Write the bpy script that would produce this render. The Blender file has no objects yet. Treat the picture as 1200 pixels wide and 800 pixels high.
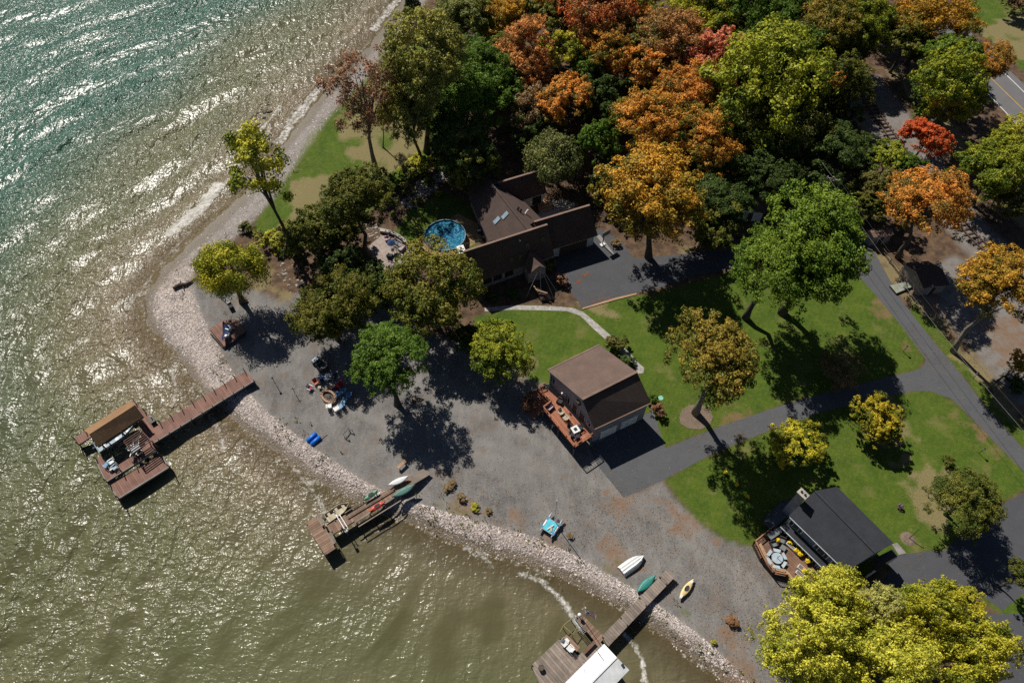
import bpy, math, random
import numpy as np
from mathutils import Vector, noise
R = math.radians
PI = math.pi
random.seed(7)
sc = bpy.context.scene
COL = sc.collection

# ---------------------------------------------------------------- camera geometry
H = 95.0; F = 850.0; CX, CY = 600.0, 400.0; VY = 960.0      # photo is 1200 x 800
TH = math.atan((VY - CY) / F); cT, sT = math.cos(TH), math.sin(TH)
def P2(x, y, z=0.0):
    u = (x - CX) / F; v = (CY - y) / F
    dy = v * cT + sT; dz = v * sT - cT
    t = (H - z) / (-dz)
    return u * t, dy * t
def P(x, y, z=0.0):
    a, b = P2(x, y, z); return Vector((a, b, z))
def mpp(x, y, z=0.0):                                        # metres per photo pixel there
    v = (CY - y) / F; return (H - z) / (cT - v * sT) / F
cam = bpy.data.cameras.new('camera'); co = bpy.data.objects.new('camera', cam); COL.objects.link(co)
cam.sensor_width = 36; cam.lens = 36 * F / 1200; cam.clip_end = 8000; cam.clip_start = 1
co.location = (0, 0, H); co.rotation_euler = (TH, 0, 0); sc.camera = co

# ---------------------------------------------------------------- light
SUN_AZ, SUN_EL = R(124), R(48)
w = bpy.data.worlds.new('World'); sc.world = w; w.use_nodes = True
nt = w.node_tree; nt.nodes.clear()
sky = nt.nodes.new('ShaderNodeTexSky'); sky.sky_type = 'NISHITA'; sky.sun_disc = False
sky.air_density = .6; sky.dust_density = .3; sky.sun_elevation = SUN_EL; sky.sun_rotation = R(90) - SUN_AZ
bg = nt.nodes.new('ShaderNodeBackground'); bg.inputs[1].default_value = 0.05
wo = nt.nodes.new('ShaderNodeOutputWorld')
nt.links.new(sky.outputs[0], bg.inputs[0]); nt.links.new(bg.outputs[0], wo.inputs[0])
sl = bpy.data.lights.new('sun', 'SUN'); sl.energy = 5.0; sl.angle = R(0.5); sl.color = (1, 0.95, 0.86)
so = bpy.data.objects.new('sun', sl); COL.objects.link(so)
sd_ = Vector((math.cos(SUN_AZ) * math.cos(SUN_EL), math.sin(SUN_AZ) * math.cos(SUN_EL), math.sin(SUN_EL)))
so.rotation_euler = (-sd_).to_track_quat('-Z', 'Y').to_euler(); so.location = (0, 0, 200)
vs = sc.view_settings
sc.display_settings.display_device = 'sRGB'
vs.view_transform = 'Standard'; vs.look = 'None'; vs.gamma = 1; vs.exposure = 0.12; vs.use_curve_mapping = False
sc.cycles.max_bounces = 5; sc.cycles.transparent_max_bounces = 8; sc.cycles.use_denoising = False
sc.cycles.sample_clamp_indirect = 4
sc.cycles.caustics_reflective = False; sc.cycles.caustics_refractive = False
try: sc.cycles.denoising_prefilter = 'ACCURATE'
except Exception: pass

# ---------------------------------------------------------------- materials
class NT:
    def __init__(s, name):
        s.m = bpy.data.materials.new(name); s.m.use_nodes = True; s.t = s.m.node_tree
        s.b = s.t.nodes['Principled BSDF']; s.out = s.t.nodes['Material Output']
    def n(s, typ, ins=None, **kw):
        nd = s.t.nodes.new(typ)
        for k, v in kw.items(): setattr(nd, k, v)
        for k, v in (ins or {}).items(): s.put(nd.inputs[k], v)
        return nd
    def put(s, sock, v):
        if isinstance(v, bpy.types.NodeSocket): s.t.links.new(v, sock)
        elif isinstance(v, tuple) and len(v) == 3 and sock.type == 'RGBA': sock.default_value = (*v, 1)
        else: sock.default_value = v
    def attr(s, name, typ='GEOMETRY'):
        return s.n('ShaderNodeAttribute', attribute_name=name, attribute_type=typ).outputs
    def noise(s, scale, detail=4, rough=.55, vec=None, dist=0, out=0):
        i = {'Scale': scale, 'Detail': detail, 'Roughness': rough, 'Distortion': dist}
        if vec is not None: i['Vector'] = vec
        return s.n('ShaderNodeTexNoise', i).outputs[out]
    def ramp(s, f, a, b, ca=(0, 0, 0), cb=(1, 1, 1)):
        nd = s.n('ShaderNodeMapRange', {0: f, 1: a, 2: b}); 
        if ca == (0, 0, 0) and cb == (1, 1, 1): return nd.outputs[0]
        return s.mix(nd.outputs[0], ca, cb)
    def mix(s, f, a, b, mode='MIX'):
        nd = s.n('ShaderNodeMix', data_type='RGBA', blend_type=mode, clamp_factor=True)
        s.put(nd.inputs[0], f); s.put(nd.inputs[6], a); s.put(nd.inputs[7], b); return nd.outputs[2]
    def math(s, op, a, b=0.0, c=0.0):
        return s.n('ShaderNodeMath', {0: a, 1: b, 2: c}, operation=op).outputs[0]
    def coord(s, which='Object'): return s.n('ShaderNodeTexCoord').outputs[which]
    def mapping(s, vec, scale=(1, 1, 1), rot=(0, 0, 0)):
        nd = s.n('ShaderNodeMapping', {0: vec}); nd.inputs['Scale'].default_value = scale; nd.inputs['Rotation'].default_value = rot
        return nd.outputs[0]
    def bump(s, h, strength, dist):
        return s.n('ShaderNodeBump', {'Height': h, 'Strength': strength, 'Distance': dist}).outputs[0]

def surf(name, c1, c2=None, scale=3.0, rough=.8, bump=0.0, bdist=.02, rnd=.0, metal=0.0, spec=.3, stretch=None, detail=5):
    s = NT(name); v = s.coord()
    if stretch: v = s.mapping(v, stretch[:3], (0, 0, stretch[3] if len(stretch) > 3 else 0))
    c2 = c2 or tuple(x * .75 for x in c1)
    nz = s.noise(scale, detail, .65, v)
    f = s.ramp(nz, .32, .68)
    col = s.mix(f, c2, c1)
    bg_ = s.n('ShaderNodeMapRange', {0: s.noise(.55, 4, .7, s.coord()), 1: .3, 2: .7, 3: .82, 4: 1.16}).outputs[0]
    col = s.n('ShaderNodeVectorMath', {0: col, 3: bg_}, operation='SCALE').outputs[0]
    if rnd:
        r = s.attr('rnd')[2]
        k = s.ramp(r, 0, 1); g = s.n('ShaderNodeMapRange', {0: r, 1: 0.0, 2: 1.0, 3: 1 - rnd, 4: 1 + rnd}).outputs[0]
        col = s.n('ShaderNodeVectorMath', {0: col, 3: g}, operation='SCALE').outputs[0]
    s.put(s.b.inputs['Base Color'], col); s.b.inputs['Roughness'].default_value = rough
    s.b.inputs['Metallic'].default_value = metal; s.b.inputs['Specular IOR Level'].default_value = spec
    if bump: s.put(s.b.inputs['Normal'], s.bump(s.noise(scale * 2.5, 4, .7, v), bump, bdist))
    return s.m
M = {}
M['shingle_brown'] = surf('brown_shingle', (.150, .102, .084), (.118, .080, .066), 6, .9, .6, .03)
M['shingle_dark_shade'] = surf('dark_brown_shade_shingle', (.085, .062, .052), (.058, .042, .036), 6, .9, .6, .03)  # dark roofs, and the garage's steep slope with shade in its colour
M['shingle_house'] = surf('umber_shingle', (.092, .062, .053), (.068, .046, .040), 6, .9, .6, .03)
M['shingle_char'] = surf('charcoal_shingle', (.042, .045, .054), (.026, .028, .034), 8, .9, .6, .03)
M['cedar'] = surf('cedar_shingle', (.30, .175, .09), (.20, .115, .058), 3, .85, .7, .03, stretch=(1, 6, 1, R(-34)))
M['ridge'] = surf('ridge_trim', (.24, .16, .125), None, 6, .8)
M['siding_grey'] = surf('grey_siding', (.27, .255, .27), (.23, .22, .235), 2, .7)
M['siding_tan'] = surf('taupe_siding', (.30, .25, .23), (.25, .21, .19), 2, .7)
M['siding_white'] = surf('white_siding', (.55, .54, .52), (.47, .46, .45), 2, .7)
M['siding_blue'] = surf('blue_grey_siding', (.16, .20, .26), (.13, .165, .22), 2, .7)
M['trim'] = surf('pale_trim', (.46, .50, .54), (.40, .44, .48), 3, .6)
M['white'] = surf('white_paint', (.78, .78, .77), (.68, .68, .67), 3, .45)
M['metal_roof'] = surf('white_metal_roof', (.78, .79, .80), (.68, .69, .70), .8, .4, stretch=(6, .6, 1, R(-40)))
M['concrete'] = surf('concrete', (.27, .255, .24), (.20, .19, .18), 2, .9)
M['deck_brown'] = surf('brown_composite_deck', (.235, .128, .098), (.185, .10, .078), .7, .8, rnd=.16)
M['deck_red'] = surf('red_cedar_deck', (.37, .145, .082), (.30, .115, .066), 1, .75, rnd=.14)
M['deck_grey'] = surf('weathered_grey_deck', (.275, .225, .19), (.19, .155, .13), .9, .9, rnd=.22)
M['deck_old'] = surf('weathered_brown_deck', (.27, .175, .125), (.19, .125, .09), .9, .9, rnd=.22)
M['deck_tan'] = surf('tan_deck', (.20, .115, .075), (.155, .09, .06), 1, .85, rnd=.15)
M['wood_dark'] = surf('dark_wood', (.07, .045, .035), None, 3, .85)
M['wood_post'] = surf('post_wood', (.11, .085, .065), None, 3, .85)
M['wood_tan'] = surf('tan_wood', (.42, .27, .16), (.32, .20, .115), 3, .8)
M['rust'] = surf('rusty_steel', (.16, .085, .055), (.10, .06, .045), 3, .8)
M['steel'] = surf('grey_steel', (.38, .39, .40), None, 3, .4, metal=.7)
M['black'] = surf('black_rubber', (.018, .018, .02), (.012, .012, .014), 3, .5)
M['charcoal'] = surf('charcoal_cushion', (.045, .047, .055), None, 3, .8)
M['grey'] = surf('grey_plastic', (.20, .21, .22), None, 3, .6)
M['stone_light'] = surf('pale_stone', (.42, .385, .35), (.27, .245, .22), 2, .9, .5, .05)
M['stone_path'] = surf('flagstone', (.42, .40, .375), (.24, .225, .21), 2.2, .9, .5, .03)
M['glass'] = surf('window_glass', (.02, .025, .03), None, 1, .08, spec=.6)
M['skyglass'] = surf('skylight_glass', (.28, .38, .46), None, 1, .12, spec=.6)
M['red'] = surf('red_plastic', (.55, .025, .03), None, 3, .4)
M['orange'] = surf('orange_fabric', (.55, .12, .03), None, 3, .7)
M['yellow'] = surf('yellow_blooms', (.85, .62, .01), (.60, .40, .01), 12, .8, .8, .05)
M['kyellow'] = surf('yellow_plastic', (.74, .56, .27), (.66, .49, .22), 3, .4)
M['teal'] = surf('teal_plastic', (.035, .24, .20), (.028, .20, .17), 2, .4)
M['green_k'] = surf('green_plastic', (.07, .24, .13), (.05, .19, .10), 2, .4)
M['teal_grey'] = surf('grey_green_canvas', (.10, .22, .19), (.08, .18, .155), 2, .6)
M['blue'] = surf('bright_blue_vinyl', (.01, .16, .62), (.01, .13, .52), 2, .4)
M['chairblue'] = surf('light_blue_plastic', (.17, .38, .62), None, 3, .5)
M['navy'] = surf('navy_fabric', (.02, .045, .13), None, 3, .8)
M['cyan'] = surf('turquoise_mesh', (.10, .55, .68), (.07, .44, .58), 2, .6)
M['cyan_dark'] = surf('blue_pad', (.05, .28, .50), None, 2, .5)
M['greenlid'] = surf('green_lid', (.22, .60, .45), None, 2, .5)
M['cream'] = surf('cream_cushion', (.50, .44, .33), None, 3, .8)
M['paleblue'] = surf('pale_blue_cushion', (.42, .50, .56), (.33, .40, .46), 2, .8)
M['playpink'] = surf('pink_panel', (.48, .33, .38), None, 2, .7)
M['brick'] = surf('chimney_stone', (.26, .215, .18), (.15, .125, .105), 5, .9, .5, .04)
M['fire_ring'] = surf('fire_ring_stone', (.42, .27, .19), (.28, .18, .125), 3, .9, .4, .04)
M['ash'] = surf('ash', (.14, .115, .10), (.07, .06, .05), 5, 1)
M['mulch'] = surf('mulch', (.22, .165, .125), (.13, .095, .072), 5, 1, .5, .04)
M['bark'] = surf('bark', (.10, .082, .068), (.055, .045, .038), 3, .95, .6, .05, stretch=(3, 3, .6))
M['bark_pale'] = surf('pale_bark', (.30, .26, .22), (.13, .11, .09), 2, .95, .6, .05, stretch=(3, 3, .6))
M['leafpile'] = surf('fallen_leaves', (.33, .115, .045), (.20, .075, .035), 8, 1, .5, .04)
M['poolwall'] = surf('pool_wall', (.34, .27, .16), (.24, .19, .11), 2, .7)
M['stripe'] = surf('wine_stripe', (.40, .05, .09), None, 3, .8)
M['flagblue'] = surf('flag_blue', (.03, .045, .20), None, 3, .8)

def pool_mat():
    s = NT('pool_water'); v = s.coord()
    n1 = s.noise(.45, 3, .6, v, 1.2); n2 = s.noise(2.2, 5, .7, v, 2.0)
    c = s.mix(s.ramp(n1, .38, .62), (.003, .04, .16), (.012, .13, .24))
    c = s.mix(s.ramp(n2, .50, .60), c, (.12, .38, .42))  # highlights painted into the colour as turquoise streaks
    s.put(s.b.inputs['Base Color'], c); s.b.inputs['Roughness'].default_value = .12
    s.put(s.b.inputs['Normal'], s.bump(n1, .15, .08)); return s.m
M['pool'] = pool_mat()

def leaf_mat():
    s = NT('leaves')
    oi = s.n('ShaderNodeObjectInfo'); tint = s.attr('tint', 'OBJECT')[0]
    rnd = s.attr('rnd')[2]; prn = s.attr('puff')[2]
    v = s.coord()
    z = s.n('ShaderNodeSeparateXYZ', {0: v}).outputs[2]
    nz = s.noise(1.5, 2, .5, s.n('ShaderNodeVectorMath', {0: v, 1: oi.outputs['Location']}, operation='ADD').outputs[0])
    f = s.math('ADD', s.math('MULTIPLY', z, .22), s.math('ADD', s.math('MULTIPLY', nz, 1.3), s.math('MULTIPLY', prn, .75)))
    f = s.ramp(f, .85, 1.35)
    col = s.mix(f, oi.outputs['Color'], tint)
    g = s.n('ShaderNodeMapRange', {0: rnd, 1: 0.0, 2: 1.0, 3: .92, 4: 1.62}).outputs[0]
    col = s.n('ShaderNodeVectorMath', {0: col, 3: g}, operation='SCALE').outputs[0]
    d = s.n('ShaderNodeBsdfDiffuse', {0: col}); t = s.n('ShaderNodeBsdfTranslucent', {0: col})
    gl = s.n('ShaderNodeBsdfGlossy', {0: (1., .97, .9), 1: .5})
    mx = s.n('ShaderNodeMixShader', {0: .15, 1: d.outputs[0], 2: t.outputs[0]})
    m2 = s.n('ShaderNodeMixShader', {0: .012, 1: mx.outputs[0], 2: gl.outputs[0]})
    s.put(s.out.inputs[0], m2.outputs[0]); return s.m
M['leaf'] = leaf_mat()

# ---------------------------------------------------------------- mesh helpers
class MB:
    """collects shapes; build() links them as ONE mesh object"""
    def __init__(s): s.v = []; s.f = []; s.r = []
    def add(s, vs_, fs, r=None):
        o = len(s.v); s.v += [tuple(x) for x in vs_]
        r = random.random() if r is None else r
        for f in fs: s.f.append([i + o for i in f]); s.r.append(r)
        return s
    def box(s, c, d, rz=0.0, tilt=0.0, r=None):
        """c centre, d full sizes, rz about z, tilt about local x"""
        cz, sz, ct, st = math.cos(rz), math.sin(rz), math.cos(tilt), math.sin(tilt); vs_ = []
        for k in (-.5, .5):
            for j, i in ((-.5, -.5), (-.5, .5), (.5, .5), (.5, -.5)):
                x, y, z = i * d[0], j * d[1], k * d[2]
                y, z = y * ct - z * st, y * st + z * ct
                vs_.append((c[0] + x * cz - y * sz, c[1] + x * sz + y * cz, c[2] + z))
        return s.add(vs_, [(3, 2, 1, 0), (4, 5, 6, 7), (0, 1, 5, 4), (1, 2, 6, 5), (2, 3, 7, 6), (3, 0, 4, 7)], r)
    def bar(s, p, q, w_, h=None, r=None):
        p, q = Vector(p), Vector(q); h = h or w_; d = (q - p)
        if d.length < 1e-6: return s
        d.normalize(); up = Vector((0, 0, 1)) if abs(d.z) < .95 else Vector((1, 0, 0))
        a = d.cross(up).normalized(); b = a.cross(d).normalized(); vs_ = []
        for e in (p, q):
            for i, j in ((-.5, -.5), (.5, -.5), (.5, .5), (-.5, .5)): vs_.append(e + a * w_ * i + b * h * j)
        return s.add(vs_, [(3, 2, 1, 0), (4, 5, 6, 7), (0, 1, 5, 4), (1, 2, 6, 5), (2, 3, 7, 6), (3, 0, 4, 7)], r)
    def tube(s, pts, rad, n=6, cap=True):
        pts = [Vector(p) for p in pts]; rad = rad if isinstance(rad, (list, tuple)) else [rad] * len(pts); vs_ = []; fs = []
        for i, p in enumerate(pts):
            d = (pts[min(i + 1, len(pts) - 1)] - pts[max(i - 1, 0)]).normalized()
            up = Vector((0, 0, 1)) if abs(d.z) < .9 else Vector((1, 0, 0))
            a = d.cross(up).normalized(); b = a.cross(d).normalized()
            for k in range(n):
                t = 2 * PI * k / n; vs_.append(p + (a * math.cos(t) + b * math.sin(t)) * rad[i])
        for i in range(len(pts) - 1):
            for k in range(n): fs.append((i * n + k, i * n + (k + 1) % n, (i + 1) * n + (k + 1) % n, (i + 1) * n + k))
        if cap: fs.append(tuple(range(n))[::-1]); fs.append(tuple((len(pts) - 1) * n + k for k in range(n)))
        return s.add(vs_, fs)
    def cyl(s, c, rad, z0, z1, n=20, r2=None):
        r2 = rad if r2 is None else r2; vs_ = []
        for z, q in ((z0, rad), (z1, r2)):
            for k in range(n): t = 2 * PI * k / n; vs_.append((c[0] + q * math.cos(t), c[1] + q * math.sin(t), z))
        fs = [(k, (k + 1) % n, n + (k + 1) % n, n + k) for k in range(n)] + [tuple(range(n))[::-1], tuple(range(n, 2 * n))]
        return s.add(vs_, fs)
    def ball(s, c, rx, ry, rz, n=10, m=7, jit=0.0, rs=0):
        rn = random.Random(rs); vs_ = []; fs = []
        for i in range(m + 1):
            ph = PI * i / m
            for k in range(n):
                t = 2 * PI * k / n; j = 1 + jit * rn.uniform(-1, 1)
                vs_.append((c[0] + rx * j * math.sin(ph) * math.cos(t), c[1] + ry * j * math.sin(ph) * math.sin(t), c[2] + rz * j * math.cos(ph)))
        for i in range(m):
            for k in range(n): fs.append((i * n + k, (i + 1) * n + k, (i + 1) * n + (k + 1) % n, i * n + (k + 1) % n))
        return s.add(vs_, fs)
    def prism(s, poly, z0, z1, r=None):
        """poly list of (x,y); z0/z1 numbers or lists"""
        n = len(poly); a = z0 if isinstance(z0, (list, tuple)) else [z0] * n; b = z1 if isinstance(z1, (list, tuple)) else [z1] * n
        ar = sum(poly[i][0] * poly[(i + 1) % n][1] - poly[(i + 1) % n][0] * poly[i][1] for i in range(n))
        if ar < 0: poly = poly[::-1]; a = a[::-1]; b = b[::-1]
        vs_ = [(p[0], p[1], a[i]) for i, p in enumerate(poly)] + [(p[0], p[1], b[i]) for i, p in enumerate(poly)]
        fs = [tuple(range(n))[::-1], tuple(range(n, 2 * n))] + [(i, (i + 1) % n, n + (i + 1) % n, n + i) for i in range(n)]
        return s.add(vs_, fs, r)
    def slab(s, q, t):
        """q: 3D polygon (top face), thickness t downwards"""
        n = len(q); q = [Vector(x) for x in q]
        nn = (q[1] - q[0]).cross(q[2] - q[0])
        if nn.z < 0: q = q[::-1]
        vs_ = [x - Vector((0, 0, t)) for x in q] + q
        fs = [tuple(range(n))[::-1], tuple(range(n, 2 * n))] + [(i, (i + 1) % n, n + (i + 1) % n, n + i) for i in range(n)]
        return s.add(vs_, fs)
    def boards(s, poly, z, th, ang, bw=.28, gap=.03):
        """boards clipped to a convex polygon, running along direction ang"""
        c, sn = math.cos(ang), math.sin(ang)
        q = [(p[0] * c + p[1] * sn, -p[0] * sn + p[1] * c) for p in poly]
        y0, y1 = min(p[1] for p in q), max(p[1] for p in q); k = 0; n = len(q)
        while y0 + k * bw < y1 - .02:
            a, b = y0 + k * bw + gap / 2, min(y0 + (k + 1) * bw - gap / 2, y1); k += 1
            def clip(pts, lim, sign):
                out = []
                for i in range(len(pts)):
                    p, r_ = pts[i], pts[(i + 1) % len(pts)]; ip = (p[1] - lim) * sign >= 0; ir = (r_[1] - lim) * sign >= 0
                    if ip: out.append(p)
                    if ip != ir:
                        t = (lim - p[1]) / (r_[1] - p[1]); out.append((p[0] + t * (r_[0] - p[0]), lim))
                return out
            pp = clip(clip(q, a, 1), b, -1) if b > a else []
            if len(pp) < 3: continue
            w_ = [(p[0] * c - p[1] * sn, p[0] * sn + p[1] * c) for p in pp]
            s.prism(w_, z - th, z)
        return s
    def build(s, name, mat, parent=None, world=False, smooth=False):
        me = bpy.data.meshes.new(name); off = Vector((0, 0, 0))
        if world and parent is not None: off = parent_world(parent)
        me.from_pydata([(v[0] - off.x, v[1] - off.y, v[2] - off.z) for v in s.v], [], s.f)
        at = me.attributes.new('rnd', 'FLOAT', 'FACE')
        if len(s.r) == len(me.polygons): at.data.foreach_set('value', s.r)
        me.materials.append(M[mat] if isinstance(mat, str) else mat)
        if smooth: me.polygons.foreach_set('use_smooth', [True] * len(me.polygons))
        o = bpy.data.objects.new(name, me); COL.objects.link(o)
        if parent is not None: o.parent = parent
        return o
def parent_world(p):
    o = Vector(p.location)
    while p.parent: p = p.parent; o += Vector(p.location)
    return o
def tag(o, label=None, cat=None, group=None, kind=None):
    if label: o['label'] = label
    if cat: o['category'] = cat
    if group: o['group'] = group
    if kind: o['kind'] = kind
    return o
def thing(name, label, cat, loc=(0, 0, 0), rz=0.0, group=None):
    o = bpy.data.objects.new(name, None); COL.objects.link(o); o.empty_display_size = .5
    o.location = loc; o.rotation_euler = (0, 0, rz); return tag(o, label, cat, group)
def copy_tree(o, parent=None):
    c = o.copy(); COL.objects.link(c); c.parent = parent
    for ch in list(o.children): copy_tree(ch, c)
    return c
def dup(o, loc, rz, label, group=None):
    c = copy_tree(o); c.location = loc; c.rotation_euler = (0, 0, rz); c['label'] = label
    if group: c['group'] = group
    return c
def pxy(pts, z=0.0): return [P2(x, y, z) for x, y in pts]
def ends(a, b, z=0.0):
    p, q = P(*a, z), P(*b, z); d = q - p
    return (p + q) / 2, d.length, math.atan2(d.y, d.x)

# ---------------------------------------------------------------- ground
SHORE = [(620, -240), (545, -110), (500, -45), (468, 2), (440, 42), (405, 82), (375, 110), (352, 142), (322, 178), (285, 226), (245, 262),
         (208, 296), (180, 322), (166, 352), (172, 382), (190, 405), (217, 433), (239, 462), (282, 500), (312, 522), (340, 541), (370, 563), (402, 580),
         (430, 593), (452, 603), (492, 616), (530, 636), (580, 652), (600, 656), (651, 674), (690, 694), (726, 712), (756, 730), (792, 757),
         (828, 784), (848, 800), (880, 828), (960, 905)]
INNER = [(660, -240), (585, -110), (540, -45), (498, 2), (470, 45), (440, 85), (408, 112), (385, 138), (345, 195), (322, 232), (296, 258), (268, 285),
         (236, 305), (222, 330), (232, 365), (250, 400), (262, 425), (285, 458), (310, 484), (345, 512), (380, 536), (408, 556), (440, 574),
         (480, 590), (520, 602), (560, 614), (620, 630), (670, 652), (720, 680), (760, 704), (800, 733), (840, 765), (870, 795), (895, 822), (985, 900)]
WZ = -0.8
shore = np.array([P2(x, y, WZ) for x, y in SHORE]); inner = np.array([P2(x, y) for x, y in INNER])
water_poly = np.vstack([[(-3000, 3000), (shore[0][0] + 1500, 3000)], shore, [(shore[-1][0] + 200, -300), (0, -3000), (-3000, -3000)]])
def pip(px, py, poly):
    ins = np.zeros(px.shape, bool); n = len(poly); j = n - 1
    for i in range(n):
        xi, yi = poly[i]; xj, yj = poly[j]
        if yi != yj:
            c = ((yi > py) != (yj > py)) & (px < (xj - xi) * (py - yi) / (yj - yi) + xi); ins ^= c
        j = i
    return ins
def dist_line(px, py, line, closed=False):
    d = np.full(px.shape, 1e9); n = len(line)
    for i in range(n if closed else n - 1):
        ax, ay = line[i]; bx, by = line[(i + 1) % n]; dx, dy = bx - ax, by - ay; L = dx * dx + dy * dy + 1e-9
        t = np.clip(((px - ax) * dx + (py - ay) * dy) / L, 0, 1)
        d = np.minimum(d, np.hypot(px - ax - t * dx, py - ay - t * dy))
    return d
def sdf(px, py, poly):
    d = dist_line(px, py, poly, True); return np.where(pip(px, py, poly), d, -d)
def sst(x, a, b): t = np.clip((x - a) / (b - a), 0, 1); return t * t * (3 - 2 * t)
_rs = np.random.RandomState(3)
def vnoise(x, y, sc_, seed=0):
    rs = np.random.RandomState(seed); g = rs.rand(64, 64); x = x / sc_; y = y / sc_
    xi = np.floor(x).astype(int); yi = np.floor(y).astype(int); fx = x - xi; fy = y - yi
    fx = fx * fx * (3 - 2 * fx); fy = fy * fy * (3 - 2 * fy)
    G = lambda a, b: g[a % 64, b % 64]
    return (G(xi, yi) * (1 - fx) + G(xi + 1, yi) * fx) * (1 - fy) + (G(xi, yi + 1) * (1 - fx) + G(xi + 1, yi + 1) * fx) * fy
def axis(lo, hi, step, far):
    a = list(np.arange(lo, hi, step)); s = step; x = a[-1]
    while x < far: s *= 1.5; x += s; a.append(x)
    s = step; x = lo; pre = []
    while x > -far: s *= 1.5; x -= s; pre.append(x)
    return np.array(pre[::-1] + a)
def grid_mesh(name, X, Y, Z, attrs, mat, smooth=True):
    nx, ny = X.shape[1], X.shape[0]; me = bpy.data.meshes.new(name)
    v = np.stack([X, Y, Z], -1).reshape(-1, 3).astype(np.float32)
    i = np.arange((ny - 1) * nx).reshape(ny - 1, nx)[:, :-1].reshape(-1)
    f = np.stack([i, i + 1, i + 1 + nx, i + nx], -1).astype(np.int32)
    me.vertices.add(len(v)); me.vertices.foreach_set('co', v.ravel())
    me.loops.add(f.size); me.loops.foreach_set('vertex_index', f.ravel())
    me.polygons.add(len(f)); me.polygons.foreach_set('loop_start', np.arange(len(f), dtype=np.int32) * 4)
    me.polygons.foreach_set('use_smooth', np.ones(len(f), bool)); me.update(calc_edges=True)
    for k, a in attrs.items():
        at = me.attributes.new(k, 'FLOAT', 'POINT'); at.data.foreach_set('value', a.reshape(-1).astype(np.float32))
    me.materials.append(mat); o = bpy.data.objects.new(name, me); COL.objects.link(o); return o

GX, GY = np.meshgrid(axis(-95, 118, .6, 2500), axis(0, 158, .6, 2500))
SD = sdf(GX, GY, water_poly) * -1.0                         # + on land
beach_poly = np.vstack([shore, inner[::-1]])
stone = sst(sdf(GX, GY, beach_poly), -.8, .6)
wid = np.clip(SD + dist_line(GX, GY, inner), 2.5, 12)
GZ = np.where(SD > 0, WZ * (1 - sst(SD / wid, 0, 1.0)), np.maximum(WZ + SD * .09, -3.0))
GZ = GZ + np.where(SD > 0, (vnoise(GX, GY, 1.7, 5) - .5) * .12 * np.clip(SD, 0, 1) * (stone > .5), 0)
GRAVEL = [(222, 330), (268, 342), (300, 338), (330, 352), (350, 345), (420, 330), (460, 360), (500, 390), (545, 405), (575, 395), (640, 430), (740, 470), (775, 510), (731, 584), (777, 562),
          (795, 585), (820, 612), (850, 632), (880, 638), (925, 676), (925, 720), (925, 765), (930, 830), (880, 828), (840, 770), (760, 708), (620, 632), (480, 592), (408, 558), (345, 515), (285, 460), (250, 402), (228, 365)]
LAWNS = [[(556, 372), (620, 358), (686, 362), (722, 349), (768, 343), (870, 315), (1005, 318), (1030, 350), (1060, 382), (1085, 421), (1078, 432), (1060, 437), (1020, 447), (945, 466), (895, 482), (860, 494), (837, 502), (780, 525), (745, 500), (700, 480), (650, 452), (622, 447), (596, 430), (556, 420)],
         [(1075, 457), (1020, 467), (965, 482), (895, 507), (840, 530), (777, 562), (795, 585), (820, 612), (850, 632), (880, 640), (960, 700), (1061, 650), (1107, 645), (1150, 602), (1200, 575), (1230, 575), (1200, 551), (1160, 512), (1130, 481), (1115, 467), (1095, 459)],
         [(404, 118), (450, 60), (520, 40), (520, 185), (470, 215), (440, 245), (380, 262), (300, 275), (298, 260), (310, 242), (340, 200), (362, 157)],
         [(455, 282), (480, 245), (520, 225), (552, 240), (560, 300), (500, 310)],
         [(1135, -20), (1290, -20), (1290, 100), (1240, 90), (1200, 85), (1165, 50), (1134, 30)],
         [(1132, 687), (1178, 722), (1240, 722), (1240, 640), (1150, 640)], [(1055, 380), (1090, 395), (1125, 437), (1150, 470), (1200, 527), (1240, 560), (1240, 540), (1160, 458), (1110, 395), (1072, 352)]]
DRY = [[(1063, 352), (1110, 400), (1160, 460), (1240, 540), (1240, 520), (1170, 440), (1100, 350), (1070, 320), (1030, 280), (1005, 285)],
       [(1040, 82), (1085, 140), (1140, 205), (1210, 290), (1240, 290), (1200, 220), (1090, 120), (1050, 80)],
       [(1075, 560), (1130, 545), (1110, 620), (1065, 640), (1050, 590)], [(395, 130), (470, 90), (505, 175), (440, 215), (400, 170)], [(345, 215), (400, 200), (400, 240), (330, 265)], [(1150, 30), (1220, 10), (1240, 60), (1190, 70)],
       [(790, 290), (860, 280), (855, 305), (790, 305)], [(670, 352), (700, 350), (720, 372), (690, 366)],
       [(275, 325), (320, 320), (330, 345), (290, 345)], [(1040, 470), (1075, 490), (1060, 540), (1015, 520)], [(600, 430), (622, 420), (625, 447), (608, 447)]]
LITTER_SHADE = [[(1052, 330), (1090, 340), (1150, 420), (1240, 520), (1170, 448), (1105, 372)], [(1120, 360), (1200, 380), (1240, 440), (1180, 440)], [(1030, 350), (1085, 421), (1078, 432), (1070, 434), (1060, 410), (1035, 372)], [(1115, 467), (1160, 512), (1200, 552), (1240, 600), (1190, 552), (1145, 515), (1110, 475)],  # first two areas darken the lane-side gravel in place of tree shade
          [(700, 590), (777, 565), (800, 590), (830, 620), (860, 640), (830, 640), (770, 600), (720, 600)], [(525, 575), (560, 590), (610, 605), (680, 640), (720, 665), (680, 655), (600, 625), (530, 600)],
          [(640, 600), (690, 610), (740, 640), (790, 670), (770, 680), (700, 650), (650, 620)], [(845, 715), (870, 720), (880, 790), (860, 790), (835, 735)], [(727, 285), (745, 300), (742, 308), (722, 300)], [(860, 475), (905, 500), (845, 500)]]
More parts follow.
